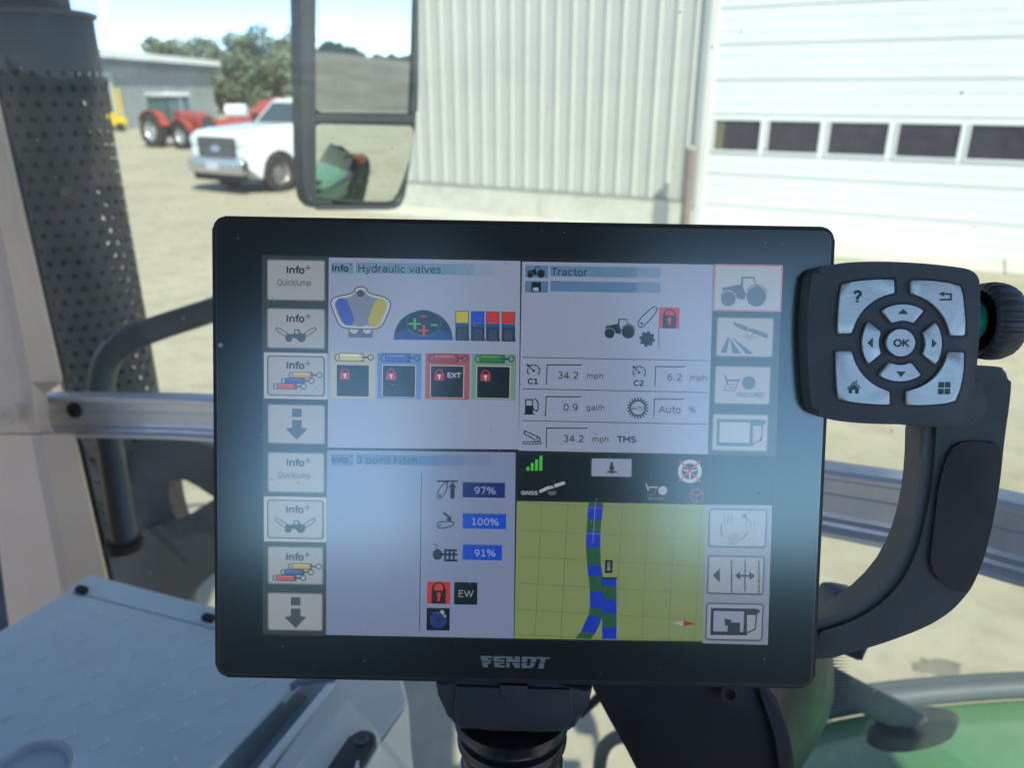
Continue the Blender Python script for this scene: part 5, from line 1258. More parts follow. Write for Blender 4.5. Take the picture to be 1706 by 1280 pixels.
for i, (x0, bgc, cyl_c) in enumerate(((552, (196, 200, 178), (226, 214, 150)), (629, (112, 142, 206), (78, 100, 190)), (709, (182, 92, 94), (168, 78, 72)), (786, (128, 172, 150), (52, 134, 62)))):  # tile colours muted for the veil of glare
    y0 = 586.5 + i * 0.9; a = art(); a.rect(x0, y0, x0 + 73, y0 + 78, bgc, 0)
    cylinder_icon(a, x0 + 34, y0 + 9, 42, 6.6, cyl_c, (44, 52, 66), 2)
    a.rect(x0 + 8, y0 + 20, x0 + 64, y0 + 75.5, (206, 208, 196), 1); a.rect(x0 + 9.3, y0 + 21.5, x0 + 62.5, y0 + 74.5, (14, 20, 24) if i > 1 else (24, 34, 40), 2)  # glare put into the colour: black is lighter on the left pair
    lock_icon(a, x0 + 15, y0 + 26, 1.0, 4)
    if i == 2: a.text(x0 + 36, y0 + 37, 14.5, 'EXT', (205, 208, 220), 4, 'LEFT', 0.012)
    a.done('valve_tile', scr)
# --- hitch panel
HB2 = (100, 136, 188)
a = art(); a.rect(552, 757, 589, 776, HB2, 1); a.rect(594, 757, 730, 776, HB2, 1); a.rect(730, 758, 770, 777, (118, 146, 192), 1); a.rect(770, 759, 815, 777, (134, 154, 196), 1)
a.text(567, 766, 18, 'Info', (36, 52, 74), 3, 'CENTER', 0.02); a.text(586, 760, 12, '+', (36, 52, 74), 3, 'CENTER', 0.0); a.text(594, 766, 22.5, '3 point hitch', (38, 56, 82), 3, 'LEFT', 0.0, 0.97); a.done('heading', scr)
a = art(); a.line([(702.5, 791), (699, 1051)], 1.4, (66, 76, 90), 1); a.done('divider_line', scr)
D2 = (22, 30, 36)
a = art(); a.line([(729, 802), (762, 802)], 3.0, D2, 2)
o_ = chaikin([Vector(q) for q in ((727, 822), (730, 832), (739, 828), (748, 806), (742, 802))], 2); a.line(o_, 1.8, D2, 2, True); a.circ(733, 826, 2.2, D2, 3); a.ring(745, 807, 1.7, 1, D2, 3)
a.poly([(754, 803), (761, 813), (757.5, 813), (757.5, 831), (750.5, 831), (750.5, 813), (747, 813)], D2, 3); a.done('lift_limit_icon', scr)
a = art(); o_ = chaikin([Vector(q) for q in ((727, 873), (732, 882), (756, 876), (757, 869), (734, 869))], 2); a.line(o_, 2, D2, 2, True); a.circ(733, 875.5, 2, D2, 3)
a.poly([(739, 853), (746, 857), (750, 862), (753, 860), (751, 869), (743, 866), (746, 864), (742, 859), (738, 857)], D2, 3); a.done('lowering_speed_icon', scr)
a = art(); a.circ(729, 924, 8.5, D2, 2, 9.5); a.rect(735, 922, 762, 926, D2, 2); a.line([(722, 907), (727, 907), (729, 915)], 1.5, D2, 2)
for x in (742, 749, 756): a.rect(x - 1.6, 916, x + 1.6, 935, D2, 3)
for y in (917, 934): a.rect(740, y - 2, 762, y + 2, D2, 3)
a.done('implement_icon', scr)
for y, t, x1, bc2, fillx in ((817, '97%', 843, (24, 42, 128), 842), (869, '100%', 844, (16, 84, 226), 844), (921, '91%', 843, (16, 84, 226), 837)):
    a = art(); a.rect(771.5, y - 14, x1, y - 12, (20, 28, 60), 2); a.rect(771, y + 13, x1, y + 14.5, (186, 196, 220), 2); a.rect(771, y - 13, fillx - 1, y + 13, bc2, 3); a.text(808, y + 0.5, 22, t, (176, 190, 226), 5, 'CENTER', 0.0); a.done('value_bar', scr)
a = art(); a.rect(712, 969, 750, 1007, (216, 54, 44), 1); a.circ(731, 981, 11.5, (40, 22, 26), 2); a.rect(719.5, 981, 742.5, 1006, (40, 22, 26), 2); a.circ(731, 980, 8, (214, 70, 60), 3, n=16); a.rect(721, 984, 741, 1006, (40, 22, 26), 4); a.circ(731, 991, 4, (216, 60, 50), 5); a.rect(729, 991, 733, 1002, (216, 60, 50), 5); a.done('lock_icon', scr)
a = art(); a.rect(757, 970, 795, 1008, (10, 20, 22), 1); a.text(776, 989.5, 22, 'EW', (160, 178, 190), 3, 'CENTER', 0.0); a.done('display_unit_icon', scr)
a = art(); a.rect(711, 1013, 749, 1051, (12, 20, 28), 1); a.circ(730, 1033, 14.5, (40, 76, 150), 2); a.circ(730, 1033, 11.5, (30, 52, 106), 3); a.ring(730, 1033, 8, 1.5, (50, 86, 170), 4); a.poly([(733, 1019), (737, 1016), (741, 1020), (738, 1026)], (190, 200, 212), 5); a.poly([(739, 1027), (743, 1024), (744, 1027), (741, 1029)], (190, 200, 212), 5); a.done('dial_icon', scr)
# --- tractor panel
a = art(); a.rect(875.5, 442, 913, 463, (106, 142, 180), 1); a.rect(917, 443, 1060, 463, (112, 150, 186), 1); a.rect(1060, 445, 1100, 463, (138, 166, 200), 1); a.rect(875, 468, 913, 488, (98, 134, 178), 1); a.rect(917, 468, 1060, 488, (100, 140, 188), 1); a.rect(1060, 470, 1100, 488, (132, 160, 196), 1)
tractor_icon(a, 894, 452, 0.36, (20, 34, 48), 3); a.rect(885.5, 470, 901, 486, (22, 34, 46), 3); a.rect(888, 479, 897, 485, (180, 200, 220), 4)
a.text(918, 453, 22.5, 'Tractor', (34, 56, 80), 4, 'LEFT', 0.0, 0.99); a.done('heading', scr)
a = art(); tractor_icon(a, 1034, 545, 0.62, D2, 2, PANEL); a.done('tractor_icon', scr)
a = art(); o_ = chaikin([Vector(q) for q in ((1061, 536), (1066, 547), (1075, 542), (1097, 516), (1090, 510), (1082, 516))], 2); a.line(o_, 1.8, D2, 2, True); a.circ(1069, 539, 2.2, D2, 3); a.circ(1090, 517, 1.2, D2, 3)
a.circ(1078, 565, 10.5, D2, 2)
for k in range(8):
    t = 2 * math.pi * k / 8 + 0.2; c_, s_ = math.cos(t), math.sin(t); a.poly([(1078 + 9 * c_ - 3 * s_, 565 + 9 * s_ + 3 * c_), (1078 + 9 * c_ + 3 * s_, 565 + 9 * s_ - 3 * c_), (1078 + 13.2 * c_ + 2.2 * s_, 565 + 13.2 * s_ - 2.2 * c_), (1078 + 13.2 * c_ - 2.2 * s_, 565 + 13.2 * s_ + 2.2 * c_)], D2, 2)
a.rect(1098, 512, 1131, 548, (206, 70, 66), 2); a.rect(1104, 525, 1126, 547, (46, 30, 38), 3); a.ring(1115, 525, 9, 2.4, (46, 30, 38), 3, 0, 180, 14); a.circ(1115, 532, 3.6, (206, 80, 76), 4); a.rect(1113, 532, 1117, 541, (206, 80, 76), 4); a.line([(1097.5, 548), (1097, 581)], 1.2, (50, 60, 76), 2); a.done('lock_icon', scr)
for y0, y1 in ((595.5, 601), (648, 654), (701, 707)):
    a = art(); a.line([(871, y0), (1178, y1)], 1.3, (60, 68, 86), 2); a.done('divider_line', scr)
for x, y, tx in ((889, 618, 'C1'), (1065, 621, 'C2')):
    a = art(); a.ring(x, y, 10.5, 1.6, D2, 2, -40, 130, 20); a.ring(x, y, 10.5, 1.6, D2, 2, 160, 220, 8)
    for k in range(6):
        t = rad(-20 + k * 44); a.line([(x + 7.5 * math.cos(t), y - 7.5 * math.sin(t)), (x + 10 * math.cos(t), y - 10 * math.sin(t))], 1.2, D2, 2)
    a.line([(x - 9, y - 9), (x, y)], 1.8, D2, 2); a.circ(x, y, 2.2, D2, 3); a.poly([(x - 12, y - 12), (x - 6, y - 10), (x - 10, y - 6)], D2, 3); a.text(x - 1, y + 17.5, 16.5, tx, D2, 3, 'CENTER', 0.02); a.done('cruise_icon', scr)
def vbox(x0, y0, x1, y1, val, unit, ux, sz=22, uy=None, uh=17):
    a = art(); a.rect(x0, y0, x1 + 1, y1, (186, 196, 222), 1); a.rect(x0 + 1.5, y0 + 1.5, x1 - 1, y1 - 1.5, PANEL, 2); a.line([(x0, y0), (x1, y0 + 0.4)], 1.9, D2, 3); a.line([(x0, y0), (x0 - 1, y1)], 1.7, D2, 3)
    a.text(x1 - 4.5, (y0 + y1) / 2 + 2, sz, val, INK, 4, 'RIGHT', 0.0); a.text(ux, uy or (y0 + y1) / 2 + 2, uh, unit, (48, 56, 72), 4, 'LEFT', 0.0); a.done('value_box', scr)
vbox(911.5, 608, 969, 640, '34.2', 'mph', 977, 21.5); vbox(1092, 611, 1141, 643, '6.2', 'mph', 1149, 21.5)
vbox(910, 661, 968, 693, '0.9', 'gal/h', 976, 21.5); vbox(1090, 665, 1139, 697, 'Auto', '%', 1147, 21.5)
vbox(911, 713.5, 978, 745.5, '34.2', 'mph', 986, 21.5)
a = art(); a.text(1028, 732, 18.5, 'TMS', INK, 3, 'LEFT', 0.018); a.done('mode_text', scr)
a = art(); a.rect(875, 665, 888, 690, D2, 2, 1); a.rect(877, 667, 886.5, 676, PANEL, 3); a.line([(873, 690), (890, 690)], 2, D2, 3); o_ = chaikin([Vector(q) for q in ((888, 680), (892, 685), (896, 685), (897, 670), (891, 664))], 2, False); a.line([tuple(q[:2]) for q in o_], 2, D2, 3); a.done('fuel_icon', scr)
a = art(); a.ring(1062.5, 680, 12.5, 2.4, D2, 2, n=30)
for k in range(20):
    t = 2 * math.pi * k / 20; a.line([(1062.5 + 13 * math.cos(t), 680 + 13 * math.sin(t)), (1062.5 + 17 * math.cos(t), 680 + 17 * math.sin(t))], 2.6, D2, 2)
a.rect(1052, 676, 1073, 685, PANEL, 3); a.text(1062.5, 680.5, 9.6, 'AUTO', D2, 4, 'CENTER', 0.01); a.done('auto_gear_icon', scr)
a = art(); a.line([(872, 736), (901, 736.5), (901, 740), (871, 739.5)], 1.4, D2, 2, True); a.line([(874, 718), (899, 729), (900, 733), (892, 737), (889, 731), (873, 723)], 1.8, D2, 2, True); a.circ(895, 730.5, 1.6, D2, 3); a.done('pedal_icon', scr)
# --- soft keys, upper right
SI = (104, 122, 134)
a = art(); a.rect(1190, 440, 1301, 520, (200, 150, 164), 0); a.rect(1193, 443, 1298, 517, (196, 200, 212), 1); a.rect(1197, 448, 1291, 516, (190, 200, 210), 2, 4); tractor_icon(a, 1241, 482, 0.93, SI, 4); a.done('tractor_button', scr)
a = art(); button(a, 1195, 529, 1286, 595)
a.poly([(1221, 536), (1246, 545), (1244, 553), (1224, 543)], SI, 4); a.poly([(1253, 547), (1279, 557), (1278, 564), (1251, 554)], SI, 4); a.circ(1249, 550, 3, SI, 5); a.ring(1249, 553, 7, 1.4, SI, 4, 200, 340, 10); a.ring(1249, 553, 11, 1.4, SI, 4, 215, 325, 10)
for q in (((1212, 562), (1215, 564), (1210, 588), (1200, 588)), ((1216, 564), (1219, 568), (1234, 589), (1220, 589)), ((1219, 563), (1221, 563), (1255, 590), (1243, 590))): a.poly(q, SI, 4)
a.done('guidance_button', scr)
def rec(a, x, y, s, col, ly):
    a.line([(x - 26 * s, y - 12 * s), (x - 22 * s, y + 3 * s)], 3.2 * s, col, ly); a.line([(x - 22 * s, y - 4 * s), (x - 2 * s, y - 4 * s)], 3 * s, col, ly); a.line([(x - 4 * s, y - 4 * s), (x - 10 * s, y + 13 * s), (x - 28 * s, y + 12 * s), (x - 26 * s, y + 4 * s)], 1.8 * s, col, ly); a.line([(x - 20 * s, y + 3 * s), (x - 10 * s, y + 3 * s)], 1.4 * s, col, ly); a.line([(x - 22 * s, y + 8 * s), (x - 12 * s, y + 8 * s)], 1.4 * s, col, ly); a.circ(x + 13 * s, y, 11.5 * s, col, ly)
a = art(); button(a, 1192, 610, 1281, 674); rec(a, 1234, 638, 1.0, SI, 4); a.text(1250, 658, 13, 'RECORD', SI, 4, 'CENTER', 0.012); a.done('record_button', scr)
def term(a, x0, y0, x1, y1, col, inner, ly=4):
    a.poly([(x0, y0), (x1 - 16, y0 + 1), (x1 - 16, y1), (x0 - 1, y1 - 1)], col, ly); a.rect(x0 + 5, y0 + 5, x1 - 22, y1 - 6, inner, ly + 1)
    a.rect(x1 - 16, y0 + 1, x1 + 1, y0 + 12, col, ly); a.rect(x1 + 1, y0 + 3, x1 + 5, y0 + 9, col, ly); a.line([(x1, y0 + 12), (x1 - 2, y1 - 11), (x1 - 16, y1 - 4)], 2.4, col, ly)
a = art(); button(a, 1188, 690, 1277, 752); term(a, 1194, 698, 1270, 744, SI, (190, 198, 206)); a.done('terminal_button', scr)
# --- guidance bar
a = art()
for k, h_ in enumerate((1.5, 7, 13, 19, 25)): a.rect(870 + k * 7.2, 784.5 - h_, 874.5 + k * 7.2, 784.5, (96, 222, 82) if k else (90, 130, 90), 2)
a.done('signal_bars', scr)
a = art(); a.rect(984, 762.5, 1053, 796, (60, 70, 84), 1, 3); a.rect(986, 764, 1051.5, 794.5, (168, 180, 206), 2, 2); a.rect(1017.6, 770, 1020.6, 790, (40, 50, 66), 3); a.circ(1019, 780, 4.4, (40, 50, 66), 3); a.rect(1011, 785, 1028, 788, (40, 50, 66), 3); a.circ(1019, 773, 2.6, (40, 50, 66), 3); a.done('implement_button', scr)
a = art(); a.ring(1149, 785.5, 17, 6.5, (198, 204, 206), 2, n=32); a.ring(1149, 785.5, 13, 1.4, (60, 70, 74), 3); a.line([(1149, 786), (1149, 802)], 3, (200, 206, 210), 2); a.line([(1134, 782), (1149, 786), (1164, 782)], 2.5, (200, 206, 210), 2)
a.line([(1132, 768), (1167, 803)], 3, (206, 66, 60), 4); a.line([(1167, 768), (1131, 802)], 3, (206, 66, 60), 4); a.done('steering_off_icon', scr)
a = art(); a.text(882, 821.5, 11.5, 'GNSS', (196, 204, 208), 2, 'CENTER', 0.016, 1.08)
a.poly([(898, 817), (915, 809), (916, 815), (899, 822)], (200, 206, 208), 2); a.poly([(923, 807), (940, 802), (942, 807), (924, 813)], (200, 206, 208), 2); a.circ(919, 812, 3, (200, 206, 208), 3); a.ring(920, 815, 6, 1.3, (180, 190, 194), 2, 210, 330, 8); a.ring(920, 815, 9.5, 1.3, (160, 170, 174), 2, 220, 320, 8); a.done('satellite_icon', scr)
a = art(); W_ = (188, 196, 206); a.line([(1076, 806), (1080, 817)], 2.4, W_, 2); a.line([(1081, 812), (1095, 812)], 2.4, W_, 2); a.line([(1095, 812), (1089, 824), (1077, 824)], 1.0, (130, 140, 150), 2); a.circ(1104, 817.5, 7.6, W_, 2); a.text(1092, 831, 8.6, 'RECORD', (150, 160, 168), 2, 'CENTER', 0.01); a.done('record_icon', scr)
a = art(); a.ring(1160.5, 826, 11, 2.2, (160, 62, 56), 2); a.line([(1160.5, 826), (1160.5, 836)], 2, (160, 62, 56), 2); a.line([(1151, 822), (1160.5, 826), (1170, 822)], 2, (160, 62, 56), 2); a.done('steering_icon', scr)
# --- soft keys, lower right
def keyb(a, x0, y0, x1, y1):
    a.rect(x0, y0, x1, y1, (92, 100, 124), 1, 6); a.rect(x0 + 2.6, y0 + 2.6, x1 - 2.6, y1 - 3, (176, 182, 196), 2, 4)
a = art(); keyb(a, 1181, 847, 1276, 914); g2 = (72, 80, 88)
a.ring(1227, 883, 26, 2.0, g2, 4, 40, 75, 8); a.ring(1222, 876, 27, 2.0, g2, 4, -65, -20, 8); a.ring(1226, 880, 26, 2.0, g2, 4, 165, 215, 8)
a.poly([(1236, 862), (1243, 862), (1241, 855)], g2, 4)
for r_ in (3, 6, 9): a.ring(1221.5, 898, r_, 1.0, g2, 4, n=16)
for i in range(3): a.line([(1205 + i * 6, 857), (1208 + i * 6, 862), (1205 + i * 6, 868), (1208 + i * 6, 873)], 1.2, g2, 4)
for i in range(3): a.line([(1243 + i * 7, 866), (1243 + i * 7, 881)], 1.1, g2, 4)
a.done('line_type_button', scr)
a = art(); keyb(a, 1179, 925, 1272, 992); g3 = (52, 62, 76)
a.poly([(1187, 959), (1199, 947), (1199, 971)], g3, 4)
for k in range(7): a.line([(1218.5, 934 + k * 8), (1218.4, 938.5 + k * 8)], 3, (90, 80, 80), 4); a.line([(1264, 935 + k * 8), (1263.8, 939.5 + k * 8)], 3, (100, 88, 84), 4)
a.line([(1241, 934), (1240.5, 985)], 3, (110, 104, 108), 4); a.line([(1229, 959.5), (1253, 960)], 3.4, g3, 5); a.poly([(1224, 959), (1233, 952), (1233, 967)], g3, 5); a.poly([(1257, 960), (1248, 952), (1248, 967)], g3, 5); a.done('line_shift_button', scr)
a = art(); keyb(a, 1176, 1004, 1270, 1069); term(a, 1184, 1013, 1260, 1059, g3, (168, 176, 200)); a.rect(1212, 1037, 1232, 1057, g3, 6); a.poly([(1206, 1031), (1220, 1033), (1216, 1036), (1223, 1043), (1218, 1047), (1211, 1041), (1208, 1045)], g3, 8); a.done('zoom_button', scr)

# brand lettering on the bezel: slanted block capitals with a cut through the middle
a = Art(0.0004)
logo = mat('silver_print', (0.50, 0.54, 0.54), 0.35, 0.2)
def K7(X, Y): return (700 + X / 4.265, 1060 + Y / 4.265)
for pl in ([(427, 140), (508, 142), (510, 156), (478, 156), (480, 166), (509, 167), (504, 181), (436, 180)], [(437, 186), (502, 187), (500, 197), (479, 197), (484, 222), (446, 221)],
           [(517, 141), (605, 144), (604, 158), (560, 158), (561, 168), (600, 168), (600, 182), (522, 181)], [(523, 188), (600, 189), (600, 198), (562, 198), (563, 207), (600, 208), (600, 223), (531, 222)],
           [(612, 144), (648, 144), (672, 172), (672, 145), (707, 146), (708, 184), (648, 184), (645, 178), (646, 184), (612, 183)], [(612, 189), (636, 190), (637, 223), (612, 223)], [(652, 190), (708, 190), (709, 226), (675, 226)],
           [(722, 146), (790, 147), (822, 152), (826, 170), (820, 186), (785, 186), (788, 172), (784, 161), (760, 161), (760, 185), (722, 185)], [(722, 191), (760, 191), (758, 212), (776, 212), (784, 191), (818, 192), (808, 216), (790, 227), (722, 227)],
           [(824, 148), (922, 150), (918, 163), (890, 164), (886, 188), (850, 187), (856, 163), (830, 162)], [(848, 192), (884, 193), (876, 231), (838, 230)]):
    a.poly([K7(*q) for q in pl], logo, 0)
a.done('brand_lettering', dt)
c = DP(367.5, 575, 0.0006); bm = bmesh.new(); lathe(bm, [(0, 0.0011), (0.0002, 0.0011), (0.0002, 0.0004)], c, DN, 16); bm_obj('light_sensor', bm, mat('pale_sensor', (0.55, 0.58, 0.56), 0.3), dt)
# the cover glass over bezel and screen: anti-glare, so it spreads what it mirrors
cov = pane_mat('anti_glare_glass', (0.97, 0.98, 0.98), 0.205, 0.004, speck=False, rough=0.20, gcol=(0.78, 1.0, 0.90))
bm = bmesh.new(); v = [bm.verts.new(DWp(u, q, 0.0016)) for u, q in rcorner(-WH + .0022, -HH + .0022, WH - .0022, HH - .0022, 0.0045, 8)]; bm.faces.new(v)
bm_obj('cover_glass', bm, cov, dt)
# dust specks on the glass
rnd = random.Random(11); bm = bmesh.new()
for k in range(150):
    u = rnd.uniform(-WH + .005, WH - .005); v_ = rnd.uniform(-HH + .004, HH - .004); r_ = rnd.choice((0.00012, 0.00016, 0.0002, 0.0003)) ; c = DWp(u, v_, 0.00175); an = rnd.uniform(0, 3)
    bm.faces.new([bm.verts.new(c + (DU * math.cos(an + 1.57 * q) + DV * math.sin(an + 1.57 * q)) * r_ * (1 if q % 2 else 1.8)) for q in range(4)])
o = bm_obj('dust_specks', bm, mat('grey_dust', (0.28, 0.30, 0.30), 0.9), dt); tag(o, None, None, None, 'stuff')

# ---------------------------------------------------------------- keypad module and hand grip
def KX(X, Y): return (1306 + X / 4.265, 400 + Y / 4.265)
FC = 0.012                                      # height of the keypad face over the glass
kp_m = mat('charcoal_keypad_plastic', (0.060, 0.082, 0.086), 0.42, bump=0.35, bscale=1800)
kb_m = mat('dark_keypad_gap', (0.010, 0.012, 0.014), 0.35)
btn_m = mat('brushed_silver_button', (0.62, 0.73, 0.70), 0.32, 0.35, var=0.08, scale=90, bump=0.1, bscale=600)
ink_g = mat('dark_green_print', (0.035, 0.115, 0.085), 0.5)
kp = bpy.data.objects.new('keypad', None); COL.objects.link(kp); kp.parent = dt; kp.matrix_parent_inverse = parent_world(dt).inverted(); kp.location = DP(1500, 570, 0)
def kprism(name, pts, c, th_, m, bev, it=1, q=0.25, parent=kp, kx=True, seg=3, smooth=True):
    uv = [Vector(DL(*(KX(x, y) if kx else (x, y)), c)) for x, y in pts]
    if it: uv = chaikin(uv, it, q=q)
    return dprism(name, [tuple(p) for p in uv], c, th_, m, bev, seg, parent, smooth)
kprism('keypad_shell', [(250, 195), (420, 158), (700, 150), (1000, 165), (1250, 193), (1330, 212), (1378, 250), (1397, 320), (1395, 600), (1375, 880), (1340, 1180), (1310, 1270), (1000, 1308), (700, 1312), (420, 1295), (250, 1260), (195, 1200), (172, 900), (165, 560), (190, 300), (215, 220)], FC, 0.030, kp_m, 0.005, 2, 0.25, seg=5)
def arcp(cx_, cy_, r, a0, a1, n=10): return [(cx_ + r * math.cos(rad(a0 + (a1 - a0) * k / n)), cy_ + r * math.sin(rad(a0 + (a1 - a0) * k / n))) for k in range(n + 1)]
OK_ = (832, 730)
corner = {
 'help_button': [(385, 668), (386, 600), (390, 520), (400, 400), (418, 312), (500, 296), (600, 286), (690, 281), (785, 280)] + arcp(832, 730, 355, -97, -169, 12),
 'back_button': arcp(832, 730, 357, -8, -78, 12) + [(905, 285), (1000, 288), (1080, 294), (1170, 306), (1255, 325), (1270, 390), (1280, 480), (1288, 580), (1289, 680)],
 'home_button': arcp(832, 730, 356, 170.6, 103, 12) + [(755, 1172), (660, 1168), (560, 1160), (470, 1148), (390, 1130), (380, 1050), (374, 920), (372, 788)],
 'menu_grid_button': arcp(832, 730, 345, 83, 11, 12) + [(1282, 797), (1276, 920), (1264, 1000), (1250, 1060), (1222, 1145), (1150, 1160), (1060, 1170), (960, 1173), (872, 1173)],
}
def sect(c, dx, dy):
    # ring sector around the OK button, c = middle angle
    return [(x + dx, y + dy) for x, y in arcp(832, 730, 276, c - 33, c + 33, 10) + arcp(832, 730, 162, c + 28, c - 28, 7)]
nav = {'up_button': sect(-90, 14, 4), 'down_button': sect(90, -6, -2), 'left_button': sect(180, 3, 2), 'right_button': sect(0, 14, 6)}
def grow(pts, k):
    cx_ = sum(p[0] for p in pts) / len(pts); cy_ = sum(p[1] for p in pts) / len(pts)
    # offset along normals of a closed outline
    o = []; n = len(pts); A_ = sum(pts[i][0] * pts[(i + 1) % n][1] - pts[(i + 1) % n][0] * pts[i][1] for i in range(n))
    sg = 1 if A_ > 0 else -1
    for i in range(n):
        a_ = Vector(pts[i - 1]); b_ = Vector(pts[i]); c_ = Vector(pts[(i + 1) % n])
        n1 = Vector(((b_ - a_).y, -(b_ - a_).x)).normalized(); n2 = Vector(((c_ - b_).y, -(c_ - b_).x)).normalized()
        m_ = (n1 + n2); m_ = m_ / max(0.5, m_.length_squared / 2) ; o.append(tuple(b_ + m_ * sg * k))
    return o
glyph = {}
for nm, pts in {**corner, **nav}.items():
    kprism('button_well', grow(pts, 16), FC + 0.00015, 0.0004, kb_m, 0, 1, 0.12)
    b_ = kprism(nm, pts, FC + 0.0016, 0.0018, btn_m, 0.0005, 1, 0.1, seg=3); glyph[nm] = b_
okp = [(832 + 100 * math.cos(2 * math.pi * k / 40), 730 + 96 * math.sin(2 * math.pi * k / 40)) for k in range(40)]
kprism('button_well', [(828 + 124 * math.cos(2 * math.pi * k / 40), 730 + 116 * math.sin(2 * math.pi * k / 40)) for k in range(40)], FC + 0.00015, 0.0004, kb_m, 0, 0)
ok_b = kprism('ok_button', okp, FC + 0.0022, 0.0022, btn_m, 0.0008, 0, seg=3)
# printed symbols
class KArt(Art):
    pass
def kart(nm, shapes, texts=(), rings_=()):
    c = FC + (0.0023 if nm == 'ok_button' else 0.0017)
    vs, fs = [], []
    for pl in shapes:
        uv = [DL(*KX(*q), c) for q in pl]; i0 = len(vs); vs += [tuple(DWp(u, v, c)) for u, v in uv]
        for t in tessellate_polygon([[Vector((u, v, 0)) for u, v in uv]]): fs.append(tuple(i0 + k for k in t))
    for (X, Y, h, tx, bold) in texts:
        qs, wd = glyphs(tx, h / 4.265 * K, True, 1.0); u, v = DL(*KX(X, Y), c)
        for q in qs:
            i0 = len(vs); vs += [tuple(DWp(u - wd / 2 + a_, v + b_, c)) for a_, b_ in q]; fs.append((i0, i0 + 1, i0 + 2, i0 + 3))
    me = bpy.data.meshes.new('printed_symbol'); me.from_pydata(vs, [], fs); link('printed_symbol', me, ink_g, kp)
kart('help_button', [], [(524, 402, 108, '?', 0.035)])
kart('back_button', [[(1098, 383), (1140, 365), (1140, 377), (1194, 377), (1194, 430), (1106, 430), (1106, 417), (1180, 417), (1180, 391), (1140, 390), (1140, 402)]])
kart('home_button', [[(448, 1058), (500, 1003), (548, 1050), (541, 1056), (500, 1015), (455, 1064)], [(460, 1062), (500, 1022), (534, 1056), (530, 1093), (506, 1092), (506, 1065), (486, 1064), (484, 1092), (461, 1090)], [(512, 998), (522, 998), (522, 1018), (512, 1008)]])
kart('menu_grid_button', [[(x, y), (x + 40, y), (x + 39, y + 40), (x - 1, y + 40)] for x, y in ((1099, 1010), (1145, 1010), (1096, 1057), (1142, 1057))])
kart('up_button', [[(848, 488), (886, 528), (811, 526)]]); kart('down_button', [[(797, 934), (868, 936), (831, 974)]])
kart('left_button', [[(594, 731), (633, 692), (632, 767)]]); kart('right_button', [[(1052, 700), (1088, 735), (1052, 769)]])
kart('ok_button', [], [(834, 732, 66, 'OK', 0.035)])
# --- ribbed scroll wheel on the right, axis level
kw = bpy.data.objects.new('scroll_wheel', None); COL.objects.link(kw); kw.parent = dt; kw.matrix_parent_inverse = parent_world(dt).inverted(); kw.location = DP(1660, 535, 0)
wc_ = DP(1636, 535, -0.004) - DN * 0.0
rw_ = 0.0178; bm = bmesh.new(); n_ = 120
prof = [(-0.0018, 0.80), (-0.0016, 0.92), (0.0, 1.0), (0.004, 1.03), (0.008, 1.01), (0.0115, 0.93), (0.0135, 0.82), (0.0142, 0.6), (0.0142, 0.05)]
rg = []
for t, s_ in prof:
    ring = []
    for k in range(n_):
        an = 2 * math.pi * k / n_; rib = (1.0 + 0.028 * (1 if (k % 5) in (1, 2, 3) else -1)) if s_ > 0.65 else 1.0
        ring.append(bm.verts.new(wc_ + DU * t + (DV * math.cos(an) + DN * math.sin(an)) * rw_ * s_ * rib))
    rg.append(ring)
for a_, b_ in zip(rg[:-1], rg[1:]):
    for k in range(n_): bm.faces.new((a_[k], a_[(k + 1) % n_], b_[(k + 1) % n_], b_[k]))
bm.faces.new(rg[-1]); bm_obj('ribbed_knob', bm, mat('rubber_knob', (0.06, 0.07, 0.078), 0.45, bump=0.2, bscale=1500), kw, True)
bm = bmesh.new(); lathe(bm, [(-0.012, rw_ * .52), (-0.0030, rw_ * .52)], wc_, DU, 40, True); bm_obj('green_ring', bm, mat('bright_green_ring', (0.02, 0.55, 0.30), 0.35), kw, True)
bm = bmesh.new(); lathe(bm, [(-0.012, rw_ * .80), (-0.0035, rw_ * .80)], wc_ - DN * 0.012, DU, 40, True); bm_obj('knob_collar', bm, kb_m, kw, True)
# --- hand grip
hgp = bpy.data.objects.new('hand_grip', None); COL.objects.link(hgp); hgp.parent = dt; hgp.matrix_parent_inverse = parent_world(dt).inverted(); hgp.location = DP(1580, 900, 0)
grip_m = mat('charcoal_grip_plastic', (0.060, 0.080, 0.080), 0.5, bump=0.45, bscale=1400)
outer = [(1590, 612), (1630, 609), (1670, 611), (1685, 622), (1684, 660), (1673, 735), (1667, 800), (1655, 870), (1640, 930), (1622, 975), (1610, 992), (1585, 1020), (1545, 1045), (1480, 1070), (1420, 1088), (1330, 1112), (1330, 1062), (1395, 1046), (1450, 1022), (1497, 980), (1526, 928), (1544, 862), (1556, 790), (1560, 720), (1562, 690), (1590, 680)]
kprism('grip_body', outer, -0.003, 0.020, grip_m, 0.0035, 2, 0.25, hgp, False, 4)
inner_rim = [(1536, 700), (1560, 702), (1557, 790), (1544, 865), (1526, 925), (1500, 975), (1458, 1015), (1400, 1044), (1340, 1060), (1340, 1045), (1366, 1036), (1430, 1004), (1478, 958), (1508, 905), (1526, 840), (1534, 780)]
kprism('grip_inner_edge', inner_rim, -0.0055, 0.016, mat('lighter_grip_edge', (0.15, 0.16, 0.145), 0.5, bump=0.4, bscale=1400), 0.002, 1, 0.25, hgp, False, 3)
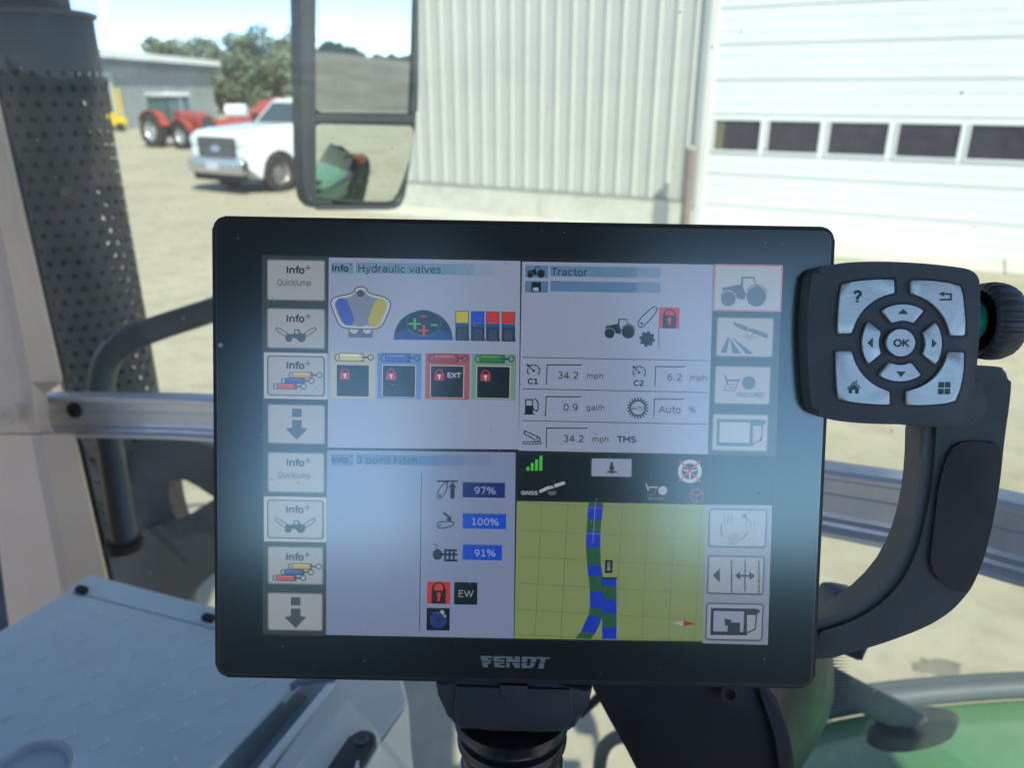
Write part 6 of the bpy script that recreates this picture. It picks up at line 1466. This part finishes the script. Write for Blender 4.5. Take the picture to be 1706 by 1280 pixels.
kprism('grip_insert', [(1584, 745), (1610, 735), (1672, 737), (1666, 800), (1655, 870), (1640, 932), (1614, 990), (1590, 985), (1558, 962), (1549, 940), (1556, 880), (1566, 800)], -0.0012, 0.012, mat('rubber_grip_insert', (0.020, 0.026, 0.028), 0.5, bump=0.5, bscale=2600), 0.0008, 2, 0.2, hgp, False, 2)
kprism('keypad_neck', [(1560, 640), (1600, 625), (1640, 630), (1650, 700), (1600, 712), (1545, 712), (1480, 706), (1470, 690)], -0.002, 0.02, grip_m, 0.004, 2, 0.25, hgp, False, 4)

# ---------------------------------------------------------------- mount under the terminal
mt = thing('screen_mount', 'dark grey clamp and ball joint holding the terminal from below', 'mount', P(855, 1240, 0.40))
mo_m = mat('slate_mount_plastic', (0.050, 0.058, 0.064), 0.5, bump=0.2, bscale=1200)
md = 0.385
pxprism('clamp', [(724, 1130), (988, 1142), (986, 1160), (972, 1195), (952, 1218), (945, 1222), (764, 1216), (750, 1202), (736, 1172), (726, 1150)], md, 0.035, mo_m, mt, 0.003, 1)
pxprism('clamp_plate', [(757, 1192), (766, 1215), (940, 1219), (955, 1196), (950, 1150), (760, 1144)], md - 0.002, 0.003, mat('slate_mount_front', (0.042, 0.05, 0.056), 0.5), mt, 0.0006, 0)
pxprism('clamp_tab', [(831, 1142), (880, 1144), (874, 1166), (866, 1172), (846, 1171), (840, 1165)], md - 0.0035, 0.003, mo_m, mt, 0.0008, 0)
bc0 = P(853, 1232, md + 0.028)
bm = bmesh.new(); axm = (UP * 0.97 + FW * -0.24).normalized()
lathe(bm, [(-0.055, 0.022), (-0.016, 0.026), (-0.0145, 0.0275), (-0.012, 0.0275), (-0.009, 0.0255), (-0.002, 0.0275), (0.0, 0.0292), (0.003, 0.0294), (0.005, 0.0285), (0.0055, 0.026), (0.012, 0.0305), (0.015, 0.031), (0.018, 0.0305)], bc0, axm, 48)
bm_obj('ball_joint', bm, mat('glossy_black_joint', (0.018, 0.022, 0.024), 0.28), mt, True)
bm = bmesh.new(); lathe(bm, [(-0.09, 0.026), (-0.030, 0.0275), (-0.0165, 0.0285), (-0.016, 0.027)], bc0, axm, 48, False); bm_obj('silver_sleeve', bm, mat('pale_silver_sleeve', (0.62, 0.66, 0.68), 0.3, 0.4), mt, True)
